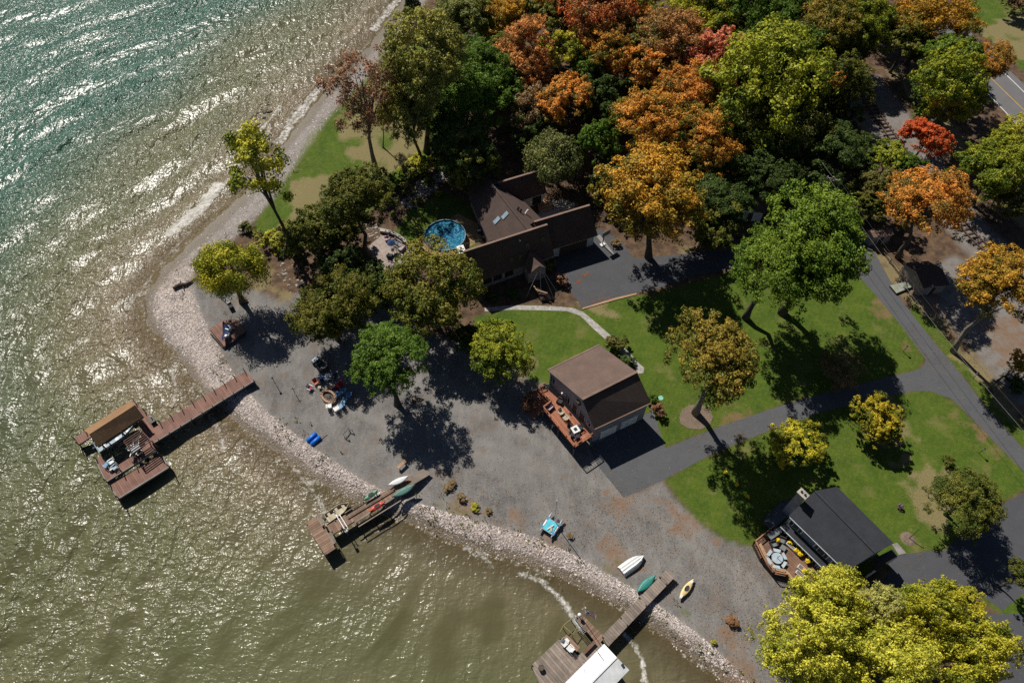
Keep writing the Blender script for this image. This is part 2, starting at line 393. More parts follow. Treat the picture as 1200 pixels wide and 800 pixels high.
WEEDS = [[(650, 632), (690, 640), (690, 655), (655, 652)], [(700, 650), (735, 662), (745, 690), (705, 675)], [(755, 690), (800, 715), (830, 735), (780, 710)], [(523, 585), (560, 600), (550, 612), (520, 600)]]
def zone(polys, soft=.5, jit=1.0):
    a = np.full(GX.shape, -1e9)
    for q in polys: a = np.maximum(a, sdf(GX, GY, np.array([P2(x, y) for x, y in q])))
    a = a + (vnoise(GX, GY, 1.3, 11) - .5) * 1.2 * jit + (vnoise(GX, GY, 4.5, 12) - .5) * 1.4 * jit
    return sst(a, -soft, soft)
z_gravel = zone([GRAVEL], .5, .5); z_lawn = zone(LAWNS, .3, .25); z_dry = zone(DRY, 2.0, 2.2); z_litter_shade = zone(LITTER_SHADE, 1.6, 2.4); z_weed = zone(WEEDS, 1., 2.)
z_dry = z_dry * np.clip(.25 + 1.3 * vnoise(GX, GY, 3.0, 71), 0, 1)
TR = [[(742, 588), (712, 575), (650, 556), (590, 536), (520, 512), (450, 500), (400, 478)], [(748, 580), (716, 567), (655, 547), (596, 526), (530, 500), (470, 470)], [(735, 590), (770, 610), (815, 640), (860, 680), (895, 730), (905, 790)], [(744, 582), (782, 603), (828, 632), (872, 670), (908, 722), (920, 780)], [(700, 560), (690, 600), (720, 640), (790, 690)], [(560, 480), (520, 470), (470, 500), (430, 540)], [(640, 520), (600, 495), (560, 470), (520, 440)]]
z_track = np.zeros(GX.shape)
for l_ in TR:
    q_ = [np.array(P2(*p_)) for p_ in l_]; q2 = []
    for i_ in range(len(q_) - 1):
        for f_ in np.linspace(0, 1, 6)[:-1]: q2.append(q_[i_] * (1 - f_) + q_[i_ + 1] * f_)
    z_track = np.maximum(z_track, sst(.95 - dist_line(GX + 2.2 * (vnoise(GX, GY, 6, 91) - .5), GY + 2.2 * (vnoise(GX, GY, 6, 92) - .5), np.array(q2 + [q_[-1]])), 0, .8) * (.3 + .7 * vnoise(GX, GY, 4, 93)))
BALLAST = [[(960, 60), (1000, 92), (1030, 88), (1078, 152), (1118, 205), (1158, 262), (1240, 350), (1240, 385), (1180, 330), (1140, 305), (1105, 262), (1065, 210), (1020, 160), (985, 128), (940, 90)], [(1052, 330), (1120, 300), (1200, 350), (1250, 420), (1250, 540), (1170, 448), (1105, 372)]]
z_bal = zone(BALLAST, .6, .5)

def ground_mat():
    s = NT('ground'); v = s.coord()
    A = {k: s.attr(k)[2] for k in ('stone', 'gravel', 'lawn', 'dry', 'litter', 'weed', 'ballast', 'wet', 'track')}
    big = s.noise(.12, 3, .6, v); mid = s.noise(.7, 4, .65, v); fine = s.noise(5, 5, .75, v); vf = s.noise(14, 3, .8, v)
    soil = s.mix(s.ramp(mid, .4, .62), (.065, .042, .03), (.14, .09, .055))
    col = s.mix(s.ramp(vf, .55, .75), soil, (.22, .13, .06))
    gv = s.mix(s.ramp(mid, .35, .65), (.106, .101, .098), (.152, .144, .138)); gv = s.mix(s.ramp(s.noise(.16, 5, .7, v), .42, .6), gv, (.182, .173, .165))
    st = s.noise(1, 6, .72, s.mapping(v, (.5, .16, 1), (0, 0, R(52))))
    gv = s.mix(s.math('MULTIPLY', s.ramp(st, .48, .7), .6), gv, (.27, .255, .24))
    gv = s.mix(s.ramp(fine, .5, .8), gv, (.31, .29, .27)); gv = s.mix(s.ramp(fine, .46, .22), gv, (.10, .09, .08))
    gv = s.mix(s.math('MULTIPLY', s.ramp(s.noise(.28, 6, .75, v), .53, .66), .6), gv, (.17, .125, .095))
    gv = s.mix(s.math('MULTIPLY', A['track'], .6), gv, s.mix(s.ramp(fine, .3, .7), (.20, .19, .178), (.29, .275, .26)))
    col = s.mix(A['gravel'], col, gv)
    ls = s.noise(.35, 4, .65, v)
    gr = s.mix(s.ramp(ls, .35, .65), (.056, .112, .007), (.118, .178, .014)); gr = s.mix(s.ramp(fine, .35, .75), s.mix(.75, gr, (.02, .045, .006)), gr)
    gr = s.mix(s.math('MULTIPLY', s.ramp(s.noise(.22, 5, .7, v), .54, .70), .75), gr, (.17, .15, .055))
    gr = s.mix(s.math('MULTIPLY', s.ramp(s.math('ADD', vf, s.math('MULTIPLY', big, .25)), .76, .82), .7), gr, (.30, .19, .07))
    mw = s.n('ShaderNodeTexWave', {'Vector': s.mapping(v, (1, 1, 1), (0, 0, R(28))), 'Scale': .42, 'Distortion': .6, 'Detail': 1.0}).outputs[1]
    gr = s.mix(s.math('MULTIPLY', mw, .07), gr, (.14, .19, .03)); gr = s.mix(s.math('MULTIPLY', s.ramp(s.noise(1.6, 6, .85, v), .48, .66), .5), gr, (.15, .15, .04))
    col = s.mix(A['lawn'], col, gr)
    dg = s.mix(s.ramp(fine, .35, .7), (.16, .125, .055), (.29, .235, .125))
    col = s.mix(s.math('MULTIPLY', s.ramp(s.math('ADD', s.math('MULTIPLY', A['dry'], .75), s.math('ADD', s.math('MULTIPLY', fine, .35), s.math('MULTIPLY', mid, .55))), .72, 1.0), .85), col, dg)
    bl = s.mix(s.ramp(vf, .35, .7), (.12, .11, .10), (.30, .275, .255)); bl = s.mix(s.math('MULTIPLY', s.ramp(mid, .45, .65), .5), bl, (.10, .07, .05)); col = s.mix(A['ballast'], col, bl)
    vo = s.n('ShaderNodeTexVoronoi', {'Vector': v, 'Scale': 4.6}); vc = vo.outputs['Color']
    sc1 = s.n('ShaderNodeSeparateColor', {0: vc}).outputs[0]
    sn = s.mix(s.ramp(sc1, 0.1, .95), (.33, .28, .25), (.66, .585, .54))
    sn = s.mix(s.math('MULTIPLY', s.ramp(vo.outputs['Distance'], .35, .8), .7), sn, (.13, .105, .085))
    sn = s.mix(s.math('MULTIPLY', s.ramp(mid, .5, .7), .35), sn, (.34, .22, .165))
    col = s.mix(A['stone'], col, sn)
    wc = s.mix(s.ramp(fine, .3, .7), (.05, .042, .026), (.17, .13, .085))
    col = s.mix(s.math('MULTIPLY', A['wet'], .88), col, wc)
    lt = s.math('MULTIPLY', s.ramp(s.math('ADD', s.math('MULTIPLY', A['litter'], .42), s.math('ADD', s.math('MULTIPLY', vf, .55), s.math('MULTIPLY', mid, .6))), .84, 1.06), .8)  # leaf litter, plus tree shade painted on the gravel beside the lane
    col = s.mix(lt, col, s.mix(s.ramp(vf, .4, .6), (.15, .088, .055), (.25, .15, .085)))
    wd = s.math('MULTIPLY', s.ramp(s.math('ADD', s.math('MULTIPLY', A['weed'], .4), s.math('ADD', s.math('MULTIPLY', fine, .6), s.math('MULTIPLY', mid, .5))), .92, 1.08), .8)
    col = s.mix(wd, col, (.085, .12, .02))
    s.put(s.b.inputs['Base Color'], col); s.put(s.b.inputs['Roughness'], s.mix(A['wet'], (.95, .95, .95), (.45, .45, .45)))
    s.b.inputs['Specular IOR Level'].default_value = .2
    hh = s.math('ADD', s.math('MULTIPLY', fine, .5), s.math('MULTIPLY', s.math('MULTIPLY', vo.outputs['Distance'], A['stone']), -.8))
    s.put(s.b.inputs['Normal'], s.bump(hh, .8, .12)); return s.m
z_gravel = np.maximum(z_gravel, stone * sst(GY, 70, 84)); stone = stone * (1 - .72 * sst(GY, 70, 84))
wet = sst(-SD + 1.6 * (vnoise(GX, GY, 2.2, 61) - .5), -2.1 - .9 * sst(GY, 62, 80), -.9 - .8 * sst(GY, 62, 80))
g = grid_mesh('ground', GX, GY, GZ, dict(stone=stone * (1 - sst(-SD, .5, 3)), gravel=z_gravel, track=z_track, lawn=z_lawn * (1 - stone), dry=z_dry * (1 - stone), litter=z_litter_shade,
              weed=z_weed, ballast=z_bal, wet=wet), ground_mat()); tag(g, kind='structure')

# ---------------------------------------------------------------- water
WX, WY = np.meshgrid(axis(-132, 44, .34, 2500), axis(-2, 172, .34, 2500))
WSD = sdf(WX, WY, water_poly)                              # + offshore
FOAM = [([(140, 372), (165, 340), (196, 300), (232, 262)], .35, .75), ([(330, 148), (352, 118), (372, 96)], .3, .7), ([(250, 232), (275, 200), (300, 172), (318, 150)], .4, .8), ([(380, 78), (405, 50), (425, 22), (436, 0)], .3, .7), ([(418, 605), (432, 618), (452, 628)], .25, .6), ([(600, 664), (640, 690), (690, 720)], .2, .5),
        ([(200, 272), (215, 262), (235, 245), (254, 220)], 1.15, 1.0), ([(328, 166), (345, 140), (360, 122), (376, 104)], 1.0, 1.0), ([(464, 2), (450, 20), (438, 34)], .8, 1.0),
        ([(295, 165), (310, 148), (328, 126)], .5, .9), ([(262, 528), (259, 510), (250, 492), (240, 480)], .35, .85), ([(203, 475), (206, 455), (202, 435)], .4, .8),
        ([(381, 604), (374, 586), (360, 565), (345, 550)], .35, .9), ([(400, 620), (384, 600)], .3, .4), ([(488, 625), (500, 637), (512, 650)], .45, .5), ([(545, 640), (562, 650), (576, 662)], .55, .85),
        ([(610, 672), (632, 680), (650, 694), (662, 708), (672, 722), (680, 735)], .42, 1.0), ([(732, 742), (744, 755), (752, 770), (756, 800)], .45, .9), ([(783, 752), (792, 770), (793, 790)], .4, .45),
        ([(180, 690 - 400), (165, 310), (150, 335)], .8, .5), ([(0, 345), (40, 310), (90, 260)], .5, .0), ([(175, 385), (160, 400), (150, 420)], .6, .3)]
foam = np.zeros(WX.shape)
fz = vnoise(WX, WY, .7, 21) * .6 + vnoise(WX, WY, 2.3, 22) * .4
for line, wd, st in FOAM:
    d = dist_line(WX, WY, np.array([P2(x, y, WZ) for x, y in line])); foam = np.maximum(foam, st * sst(wd * (.5 + 1.3 * fz) - d, -.25, .35))
foam = np.maximum(foam, .75 * sst(.38 * (.3 + 1.5 * fz) - np.abs(WSD - .15), -.1, .2) * (fz > .5))
Hh = np.zeros(WX.shape); rs = np.random.RandomState(5); wx = WX + (vnoise(WX, WY, 14, 31) - .5) * 6; wy = WY + (vnoise(WX, WY, 14, 32) - .5) * 6
offs = sst(WSD, 4, 30)
lee = 1 - .62 * sst(WX * .6 - WY * .8, -62, -30)           # calmer on the sheltered south side
wc_ = np.hypot(wx - 22, wy - 18)
ang_l = np.arctan2(18 - WY, 22 - WX)
for k in range(24):
    L = 1.4 * (1.075 ** k); a = .0052 * L ** .95; ph = rs.rand() * 6.28
    if L > 3.4: cxx, cyy = 22 + rs.normal(0, 22), 18 + rs.normal(0, 16); arg = 2 * PI / L * np.hypot(wx - cxx, wy - cyy) + ph
    else: th = R(-40) + rs.normal(0, R(38)); arg = 2 * PI / L * (wx * math.cos(th) + wy * math.sin(th)) + ph
    Hh += a * (np.sin(arg) + .25 * np.cos(2 * arg)) * (.4 + .6 * offs)
for L, am in ((7.6, .12), (5.1, .06)):
    arg = 2 * PI / L * wc_ + 5.5 * vnoise(WX, WY, 16, int(L * 10)) + 1.8 * vnoise(WX, WY, 5, int(L * 11))
    Hh += am * (np.exp(1.3 * (np.cos(arg) - 1)) - .45) * sst(WSD, 3, 12) * (.35 + 1.2 * vnoise(WX, WY, 11, int(L * 12)))
sh = 2 * PI * (WSD + 2.5 * (vnoise(WX, WY, 9, 33) - .5) + .6 * vnoise(WX, WY, 3, 34)) / (5.2 + .03 * WSD)
Hh += .15 * (np.exp(1.6 * (np.cos(sh) - 1)) - .4) * sst(WSD, 1.5, 6) * (1 - sst(WSD, 28, 50)) * (.4 + .9 * vnoise(WX, WY, 8, 35))
Hh = Hh * lee * sst(WSD, -.5, 2.5) + foam * .05
patch = vnoise(WX * .62 + WY * .78, (-WX * .78 + WY * .62), 5.0, 41) ; 
al = np.cos(R(38)) * WX + np.sin(R(38)) * WY; ac = -np.sin(R(38)) * WX + np.cos(R(38)) * WY
al2 = al + 5 * vnoise(WX, WY, 12, 44); ac2 = ac + 4 * vnoise(WX, WY, 10, 45)
patch_a = .6 * vnoise(al2 / 4.0, ac2, 2.6, 42) + .4 * vnoise(al2 / 3.0, ac2, 1.1, 43)
patch = .78 * patch_a + .22 * (.5 + .5 * np.sin(2 * PI / 7.6 * wc_ + 5.5 * vnoise(WX, WY, 16, 76) + 1.8 * vnoise(WX, WY, 5, 83)))
def water_mat():
    s = NT('lake_water'); v = s.coord()
    off = s.attr('offshore')[2]; fo = s.attr('foam')[2]; pa = s.attr('gust')[2]; dp = s.attr('deep')[2]; le = s.attr('lee')[2]
    m = s.noise(.06, 3, .6, v)
    deep = s.mix(s.ramp(m, .35, .65), (.026, .082, .055), (.042, .104, .074))
    olive = s.mix(s.ramp(m, .35, .65), (.100, .105, .050), (.125, .122, .062))
    brown = (.185, .142, .090)
    col = s.mix(dp, olive, deep); col = s.mix(s.ramp(off, 16, 2), col, s.mix(le, (.135, .115, .068), brown))
    col = s.mix(s.math('MULTIPLY', s.ramp(pa, .48, .28), .45), col, s.mix(dp, (.055, .05, .018), (.008, .034, .018)))
    fn = s.noise(1.9, 6, .8, v); fm = s.math('MULTIPLY', s.ramp(s.math('ADD', s.math('MULTIPLY', fo, .60), s.math('MULTIPLY', fn, 1.6)), 1.16, 1.5), .9)
    col = s.mix(fm, col, (.66, .64, .60))
    s.put(s.b.inputs['Base Color'], col)
    s.b.inputs['IOR'].default_value = 1.33; s.b.inputs['Specular IOR Level'].default_value = .34
    s.put(s.b.inputs['Roughness'], s.n('ShaderNodeMapRange', {0: fm, 1: 0., 2: 1., 3: .245, 4: .9}).outputs[0])
    v1 = s.mapping(v, (1.0, .5, 1), (0, 0, R(20))); v2 = s.mapping(v, (.6, 1.0, 1), (0, 0, R(65)))
    n1 = s.noise(.95, 2, .5, v1, .4); n2 = s.noise(2.1, 2, .5, v2, .4)
    h = s.math('ADD', s.math('MULTIPLY', n1, 1.1), s.math('MULTIPLY', n2, .62))
    st = s.math('MULTIPLY', s.math('MULTIPLY_ADD', s.ramp(pa, .28, .58), .70, .30), s.math('MULTIPLY_ADD', le, .62, .38))
    b = s.n('ShaderNodeBump', {'Height': h, 'Strength': st, 'Distance': .57})
    s.put(s.b.inputs['Normal'], b.outputs[0])
    # thin water at the edge lets the bed show through
    tr = s.n('ShaderNodeBsdfTransparent', {0: (.86, .80, .62)})
    al_ = s.math('MAXIMUM', s.ramp(off, -.3, 4.2), fm); al_ = s.math('MULTIPLY_ADD', al_, .78, .22)
    mx = s.n('ShaderNodeMixShader', {0: al_, 1: tr.outputs[0], 2: s.b.outputs[0]}); s.put(s.out.inputs[0], mx.outputs[0]); return s.m
greenf = sst(dist_line(WX, WY, np.array([P2(-260, -160), P2(40, 60), P2(-60, 300), P2(-300, 560)])) * -1 + 60, 0, 42) * sst(WSD, 10, 34)
g1 = sst(WSD + (vnoise(WX, WY, 18, 51) - .5) * 12, 14, 40) * sst(WX * -.5 + WY * .86, 55, 95)
w_ = grid_mesh('lake_water', WX, WY, WZ + Hh, dict(offshore=WSD, foam=foam, gust=patch, deep=g1, lee=np.clip((lee - .38) / .62, 0, 1)), water_mat()); tag(w_, kind='structure')

# ---------------------------------------------------------------- flat sheets: asphalt, paths
def sheet(name, pts, mat, z=.004, kind='structure', curb=0, label=None, cat=None, thick=None):
    m = MB(); q = pxy(pts); m.prism(q, z - .05, z); o = m.build(name, mat); tag(o, label, cat, None, kind); return o
def asphalt_mat(name, c, dots=True):
    s = NT(name); v = s.coord(); n = s.noise(.5, 4, .6, v); f = s.noise(9, 4, .8, v)
    col = s.mix(s.ramp(n, .35, .65), tuple(x * .85 for x in c), c); col = s.mix(s.ramp(f, .45, .8), col, tuple(x * 1.5 for x in c))
    if dots: col = s.mix(s.ramp(s.noise(3.4, 2, .5, v), .735, .76), col, (.33, .25, .16))
    st = s.noise(.28, 3, .5, v, .6); ln = s.ramp(s.math('ABSOLUTE', s.math('SUBTRACT', st, .5)), .004, .0)
    col = s.mix(s.math('MULTIPLY', ln, .35), col, tuple(x * 1.9 for x in c))
    s.put(s.b.inputs['Base Color'], col); s.b.inputs['Roughness'].default_value = .85; s.b.inputs['Specular IOR Level'].default_value = .25
    s.put(s.b.inputs['Normal'], s.bump(f, .4, .02)); return s.m
M['asphalt'] = asphalt_mat('driveway_asphalt', (.068, .070, .078)); M['asphalt2'] = asphalt_mat('grey_asphalt', (.085, .088, .095)); M['road'] = asphalt_mat('road_asphalt', (.135, .132, .135), False)
M['line_white'] = surf('white_line', (.65, .65, .64), None, 6, .7); M['line_yellow'] = surf('yellow_line', (.60, .36, .05), None, 6, .7)
sheet('driveway', [(985, 255), (1007, 300), (1005, 322), (1030, 350), (1058, 384), (1085, 421), (1081, 431), (1062, 437), (1020, 447), (945, 466), (895, 482), (860, 494), (837, 502), (780, 525), (765, 480), (690, 525),
      (700, 545), (731, 583), (777, 562), (800, 550), (840, 529), (895, 507), (965, 482), (1020, 468), (1070, 458), (1090, 458), (1115, 467), (1130, 481), (1160, 512), (1200, 552), (1260, 612),
      (1260, 590), (1200, 527), (1150, 470), (1125, 437), (1090, 395), (1055, 350), (1030, 305), (1005, 255)], 'asphalt2', .006)
sheet('driveway', [(640, 290), (704, 268), (730, 285), (744, 303), (785, 299), (840, 294), (900, 288), (1008, 292), (1008, 306), (900, 306), (810, 324), (770, 338), (744, 343), (720, 349), (683, 361), (664, 335), (650, 322)], 'asphalt', .010)
sheet('driveway', [(1045, 652), (1061, 649), (1080, 646), (1107, 645), (1150, 610), (1168, 594), (1260, 545), (1260, 660), (1205, 690), (1175, 715), (1135, 686), (1090, 690), (1040, 680)], 'asphalt', .006)
sheet('driveway', [(1040, 674), (1100, 690), (1135, 700), (1150, 719), (1260, 719), (1260, 860), (1160, 790), (1100, 740), (1030, 690)], 'asphalt', .014)
sheet('kerb', [(683, 361), (681.5, 363), (722, 351.5), (746, 345.5), (746, 343.5), (722, 349)], 'wood_tan', .11)
sheet('paved_slab', [(1045, 637.5), (1051, 635.5), (1062, 648), (1053, 650)], 'concrete', .05)
sheet('footpath', [(699, 277), (703, 275), (711, 286), (720, 298), (717.5, 299), (708, 288)], 'concrete', .03)
sheet('footpath', [(1043, 374), (1, 1)][:0] or [(568, 360.5), (600, 357.8), (625, 358), (650, 359), (672, 361), (684, 366), (702, 381), (720, 397), (735, 410), (748, 425), (755, 431), (754, 437), (748, 438), (742, 427), (730, 415), (712, 400), (695, 385), (680, 370), (664, 364.5), (625, 363.5), (598, 363), (568, 365)], 'stone_path', .035)
# road in the top right corner
rd = [(1100, -40), (1132, 32), (1144, 50), (1192, 92), (1260, 160), (1260, 235), (1200, 158), (1160, 118), (1110, 70), (1060, 10), (1030, -40)]
sheet('road', [(1090, -40), (1130, 30), (1148, 50), (1194, 93), (1290, 190), (1290, 262), (1205, 158), (1165, 120), (1120, 72), (1060, -40)], 'road', .006)
def stripe(a, b, wpx, mat, z=.012):
    p, q = P(*a, z), P(*b, z); m = MB(); d = (q - p).normalized(); n = Vector((-d.y, d.x, 0)) * wpx / 2
    m.prism([(p + n).to_2d(), (q + n).to_2d(), (q - n).to_2d(), (p - n).to_2d()], z - .004, z); return tag(m.build('road_marking', mat), kind='structure')
stripe((1128, 38), (1146, 56), .22, 'line_white'); stripe((1146, 56), (1192, 100), .22, 'line_white'); stripe((1192, 100), (1280, 188), .22, 'line_white')
stripe((1150, 80), (1176, 106), .16, 'line_yellow'); stripe((1176, 106), (1201, 130), .16, 'line_yellow'); stripe((1201, 130), (1280, 212), .16, 'line_yellow')
stripe((1150, 102), (1178, 131), .2, 'line_white'); stripe((1178, 131), (1193, 148), .2, 'line_white')
sheet('mulch_bed', [(796, 489), (799, 480), (808, 474.5), (822, 474), (832, 479), (835.5, 489), (832, 498), (822, 503), (808, 502.5), (798, 497)], 'mulch', .05)
sheet('sandy_ground', [(523, 262), (536, 250), (560, 262), (566, 280), (545, 292), (530, 292)], surf('sandy_soil', (.34, .235, .12), (.22, .15, .08), 2, 1), .02)

# ---------------------------------------------------------------- railway
def rail():
    t = thing('railway_track', 'rusty railway track with timber sleepers curving through pale ballast beside woods', 'railway', P(1100, 225))
    cl = [(985, 80), (1012, 112), (1030, 140), (1047, 164), (1075, 200), (1110, 243), (1140, 278), (1168, 304), (1215, 350)]
    pts = [P(x, y) for x, y in cl]; fine = []
    for i in range(len(pts) - 1):
        for k in range(10): fine.append(pts[i].lerp(pts[i + 1], k / 10))
    for sgn in (-1, 1):
        m = MB(); q = []
        for i in range(len(fine) - 1):
            d = (fine[i + 1] - fine[i]).normalized(); q.append(fine[i] + Vector((-d.y, d.x, 0)) * .74 * sgn + Vector((0, 0, .26)))
        for i in range(len(q) - 1): m.bar(q[i], q[i + 1], .13, .16)
        m.build('rail', 'rust', t, True)
    d = 0; acc = []
    for i in range(len(fine) - 1):
        seg = (fine[i + 1] - fine[i]).length
        while d < seg: acc.append((fine[i].lerp(fine[i + 1], d / seg), (fine[i + 1] - fine[i]).normalized())); d += 1.05
        d -= seg
    for p, dr in acc:
        if not (35 < p.y < 135): continue
        n = Vector((-dr.y, dr.x, 0)); MB().bar(p - n * 1.3 + Vector((0, 0, .09)), p + n * 1.3 + Vector((0, 0, .09)), .3, .16).build('sleeper', 'wood_dark', t, True)
rail()

# ---------------------------------------------------------------- beach stones (nobody could count them)
def stones():
    rs = np.random.RandomState(9); V = []; Fc = []; Rr = []
    base = np.array([(1, 0, 0), (-1, 0, 0), (0, 1, 0), (0, -1, 0), (0, 0, 1), (.7, .7, .5), (-.7, .6, .5), (-.6, -.7, .5), (.7, -.7, .4)], float)
    fcs = [(0, 5, 4), (5, 2, 4), (2, 6, 4), (6, 1, 4), (1, 7, 4), (7, 3, 4), (3, 8, 4), (8, 0, 4)]
    cnt = 0; bx = np.vstack([shore, inner])
    while cnt < 24000:
        n = 6000; i = rs.randint(3, len(shore) - 3, n); j = np.clip((i * len(inner) / len(shore)).astype(int) + rs.randint(-1, 2, n), 0, len(inner) - 1)
        t = rs.rand(n) ** .9; p = shore[i] * (1 - t)[:, None] + inner[j] * t[:, None] + rs.normal(0, 1.6, (n, 2))
        s_ = sdf(p[:, 0], p[:, 1], beach_poly); ok = (s_ > -.4) & ((p[:, 1] < 72) | (rs.rand(n) < .3)) & (p[:, 1] > 2) & (p[:, 0] < 70) & ((sdf(p[:, 0], p[:, 1], water_poly) < -1.9 - 1.2 * (p[:, 1] > 74) + 1.2 * vnoise(p[:, 0], p[:, 1], 2.2, 61)) | (rs.rand(n) < .12)); p = p[ok]
        sd2 = -sdf(p[:, 0], p[:, 1], water_poly); wd2 = np.clip(sd2 + dist_line(p[:, 0], p[:, 1], inner), 2.5, 12)
        z = WZ * (1 - sst(sd2 / wd2, 0, 1))
        for k in range(len(p)):
            if cnt >= 24000: break
            sz = rs.lognormal(-2.7, .42); sz = min(sz, .3); a = rs.rand() * 6.28; c, s = math.cos(a), math.sin(a)
            b = base * (1 + rs.uniform(-.25, .25, base.shape)) * [sz, sz * rs.uniform(.6, 1), sz * rs.uniform(.35, .7)]
            q = np.stack([b[:, 0] * c - b[:, 1] * s + p[k, 0], b[:, 0] * s + b[:, 1] * c + p[k, 1], b[:, 2] + z[k]], -1)
            V.append(q); o = cnt * 9; Fc += [(a_ + o, b_ + o, c_ + o) for a_, b_, c_ in fcs]; Rr += [rs.rand()] * 8; cnt += 1
    me = bpy.data.meshes.new('beach_stones'); me.from_pydata(np.vstack(V).tolist(), [], Fc)
    at = me.attributes.new('rnd', 'FLOAT', 'FACE'); at.data.foreach_set('value', Rr)
    me.materials.append(surf('beach_stone', (.56, .49, .455), (.45, .39, .36), 1, .9, rnd=.4))
    o = bpy.data.objects.new('beach_stones', me); COL.objects.link(o); tag(o, 'pale rounded stones covering the beach along the waterline', 'stones', kind='stuff')
stones()
#TREES#
#THINGS#
# ---------------------------------------------------------------- trees
def crown_variant(seed, nleaf, leaf, npuff, kind='round'):
    rs = np.random.RandomState(seed); pc = []; ps = []
    lob = rs.normal(0, 1, (10, 3)); lob /= np.linalg.norm(lob, axis=1)[:, None]; la = rs.uniform(-.38, .26, 10)
    gf = rs.uniform(3.5, 5.5, 3); gp = rs.uniform(0, 6.28, 3)
    for i in range(npuff):
        d = rs.normal(0, 1, 3); d /= np.linalg.norm(d)
        if kind == 'round' and d[2] < -.35: d[2] *= -.6; d /= np.linalg.norm(d)
        if kind == 'round' and i > npuff * .2 and float(np.sum(np.sin(d * gf + gp))) > 1.25: d = -d * np.array([1, 1, -1]) 
        k = 1 + float(np.sum(la * np.clip(lob @ d, 0, 1) ** 3))
        if kind == 'sparse': r = rs.uniform(.35, .92); s = rs.uniform(.16, .28)
        elif kind == 'bare': r = rs.uniform(.35, .95); s = rs.uniform(.14, .26)
        elif kind == 'willow': r = rs.uniform(.5, .85); s = rs.uniform(.16, .27)
        elif kind == 'conifer':
            h = rs.rand(); r = 1; a = rs.rand() * 6.28; q = (1 - h) * .85; pc.append((q * math.cos(a), q * math.sin(a), h * 2.2 - 1)); ps.append(.18); continue
        else: r = rs.uniform(.52, 1.02) if i > npuff * .2 else rs.uniform(0, .5); s = rs.uniform(.085, .185) * (1.0 if npuff > 150 else 1.35)
        c = d * r * k
        if kind == 'willow': c[2] = abs(c[2]) * .8 - .15
        pc.append(c); ps.append(s)
    pc = np.array(pc); ps = np.array(ps)
    n2 = int(nleaf * 1.5); w_ = ps ** 2; idx = rs.choice(npuff, n2, p=w_ / w_.sum())
    d = rs.normal(0, 1, (n2, 3)); d /= np.linalg.norm(d, axis=1)[:, None]
    out = pc[idx] / (np.linalg.norm(pc[idx], axis=1)[:, None] + 1e-6)
    keep = np.sum(d * out, 1) > rs.uniform(-1.0, .1, n2); idx, d = idx[keep][:nleaf], d[keep][:nleaf]; n = len(idx)
    rad = ps[idx] * (rs.uniform(.6, 1.12, n) if kind not in ('bare', 'sparse') else rs.uniform(.1, 1.25, n))
    sub = rs.normal(0, 1, (npuff * 7, 3)); sub /= np.linalg.norm(sub, axis=1)[:, None]; sub *= rs.uniform(.55, 1.25, (npuff * 7, 1)); sub[:, 2] = np.abs(sub[:, 2]) * .8 - .15                     # twigs inside each puff make clumps
    tw = idx * 7 + rs.randint(0, 7, n)
    rd = kind == 'round'
    pos = pc[idx] + d * rad[:, None] * (.46 if rd else .6) + sub[tw] * ps[idx][:, None] * (.85 if rd else .6)
    if kind == 'willow': pos[:, 2] -= rs.rand(n) ** 1.5 * .55 * (np.hypot(pos[:, 0], pos[:, 1]) > .25)
    nr = d * .9 + pos / (np.linalg.norm(pos, axis=1)[:, None] + .2) * .35 + rs.normal(0, .42, (n, 3)) + np.array([0, 0, .15]); nr /= np.linalg.norm(nr, axis=1)[:, None]
    if kind == 'willow': nr[:, 2] *= .75; nr /= np.linalg.norm(nr, axis=1)[:, None]
    a = np.cross(nr, rs.normal(0, 1, (n, 3))); a /= np.linalg.norm(a, axis=1)[:, None]; b = np.cross(nr, a)
    s = leaf * rs.uniform(.55, 1.35, n)[:, None]; asp = rs.uniform(.55, 1.0, n)[:, None]
    if kind == 'willow':
        a = np.cross(nr, np.array([0, 0, 1.0]) + rs.normal(0, .2, (n, 3))); a /= np.linalg.norm(a, axis=1)[:, None]; b = np.cross(nr, a); asp = asp * 0 + .45; a = a * .6; b = b * 2.0
        asp = asp * 0 + 1
    V = np.stack([pos - a * s, pos + b * s * asp * .75, pos + a * s, pos - b * s * asp * .75], 1).reshape(-1, 3)
    me = bpy.data.meshes.new('crown'); me.vertices.add(4 * n); me.vertices.foreach_set('co', V.ravel().astype(np.float32))
    me.loops.add(4 * n); me.loops.foreach_set('vertex_index', np.arange(4 * n, dtype=np.int32)); me.polygons.add(n)
    me.polygons.foreach_set('loop_start', np.arange(n, dtype=np.int32) * 4); me.update(calc_edges=True)
    pr = rs.rand(npuff)
    x = me.attributes.new('rnd', 'FLOAT', 'FACE'); x.data.foreach_set('value', rs.rand(n).astype(np.float32))
    x = me.attributes.new('puff', 'FLOAT', 'FACE'); x.data.foreach_set('value', (pr[idx] * .6 + rs.rand(npuff * 7)[tw] * .4).astype(np.float32))
    me.materials.append(M['leaf']); return me, pc, ps
CR = {}
for i in range(5): CR['big', i] = crown_variant(100 + i, 46000, .0215, 300)
for i in range(5): CR['mid', i] = crown_variant(200 + i, 27000, .033, 190)
for i in range(3): CR['small', i] = crown_variant(300 + i, 6000, .065, 60)
for i in range(3): CR['sparse', i] = crown_variant(400 + i, 7500, .034, 24, 'sparse')
for i in range(2): CR['bare', i] = crown_variant(450 + i, 9000, .024, 60, 'bare')
for i in range(3): CR['willow', i] = crown_variant(500 + i, 26000, .022, 90, 'willow')
for i in range(1): CR['conifer', i] = crown_variant(550 + i, 9000, .05, 140, 'conifer')
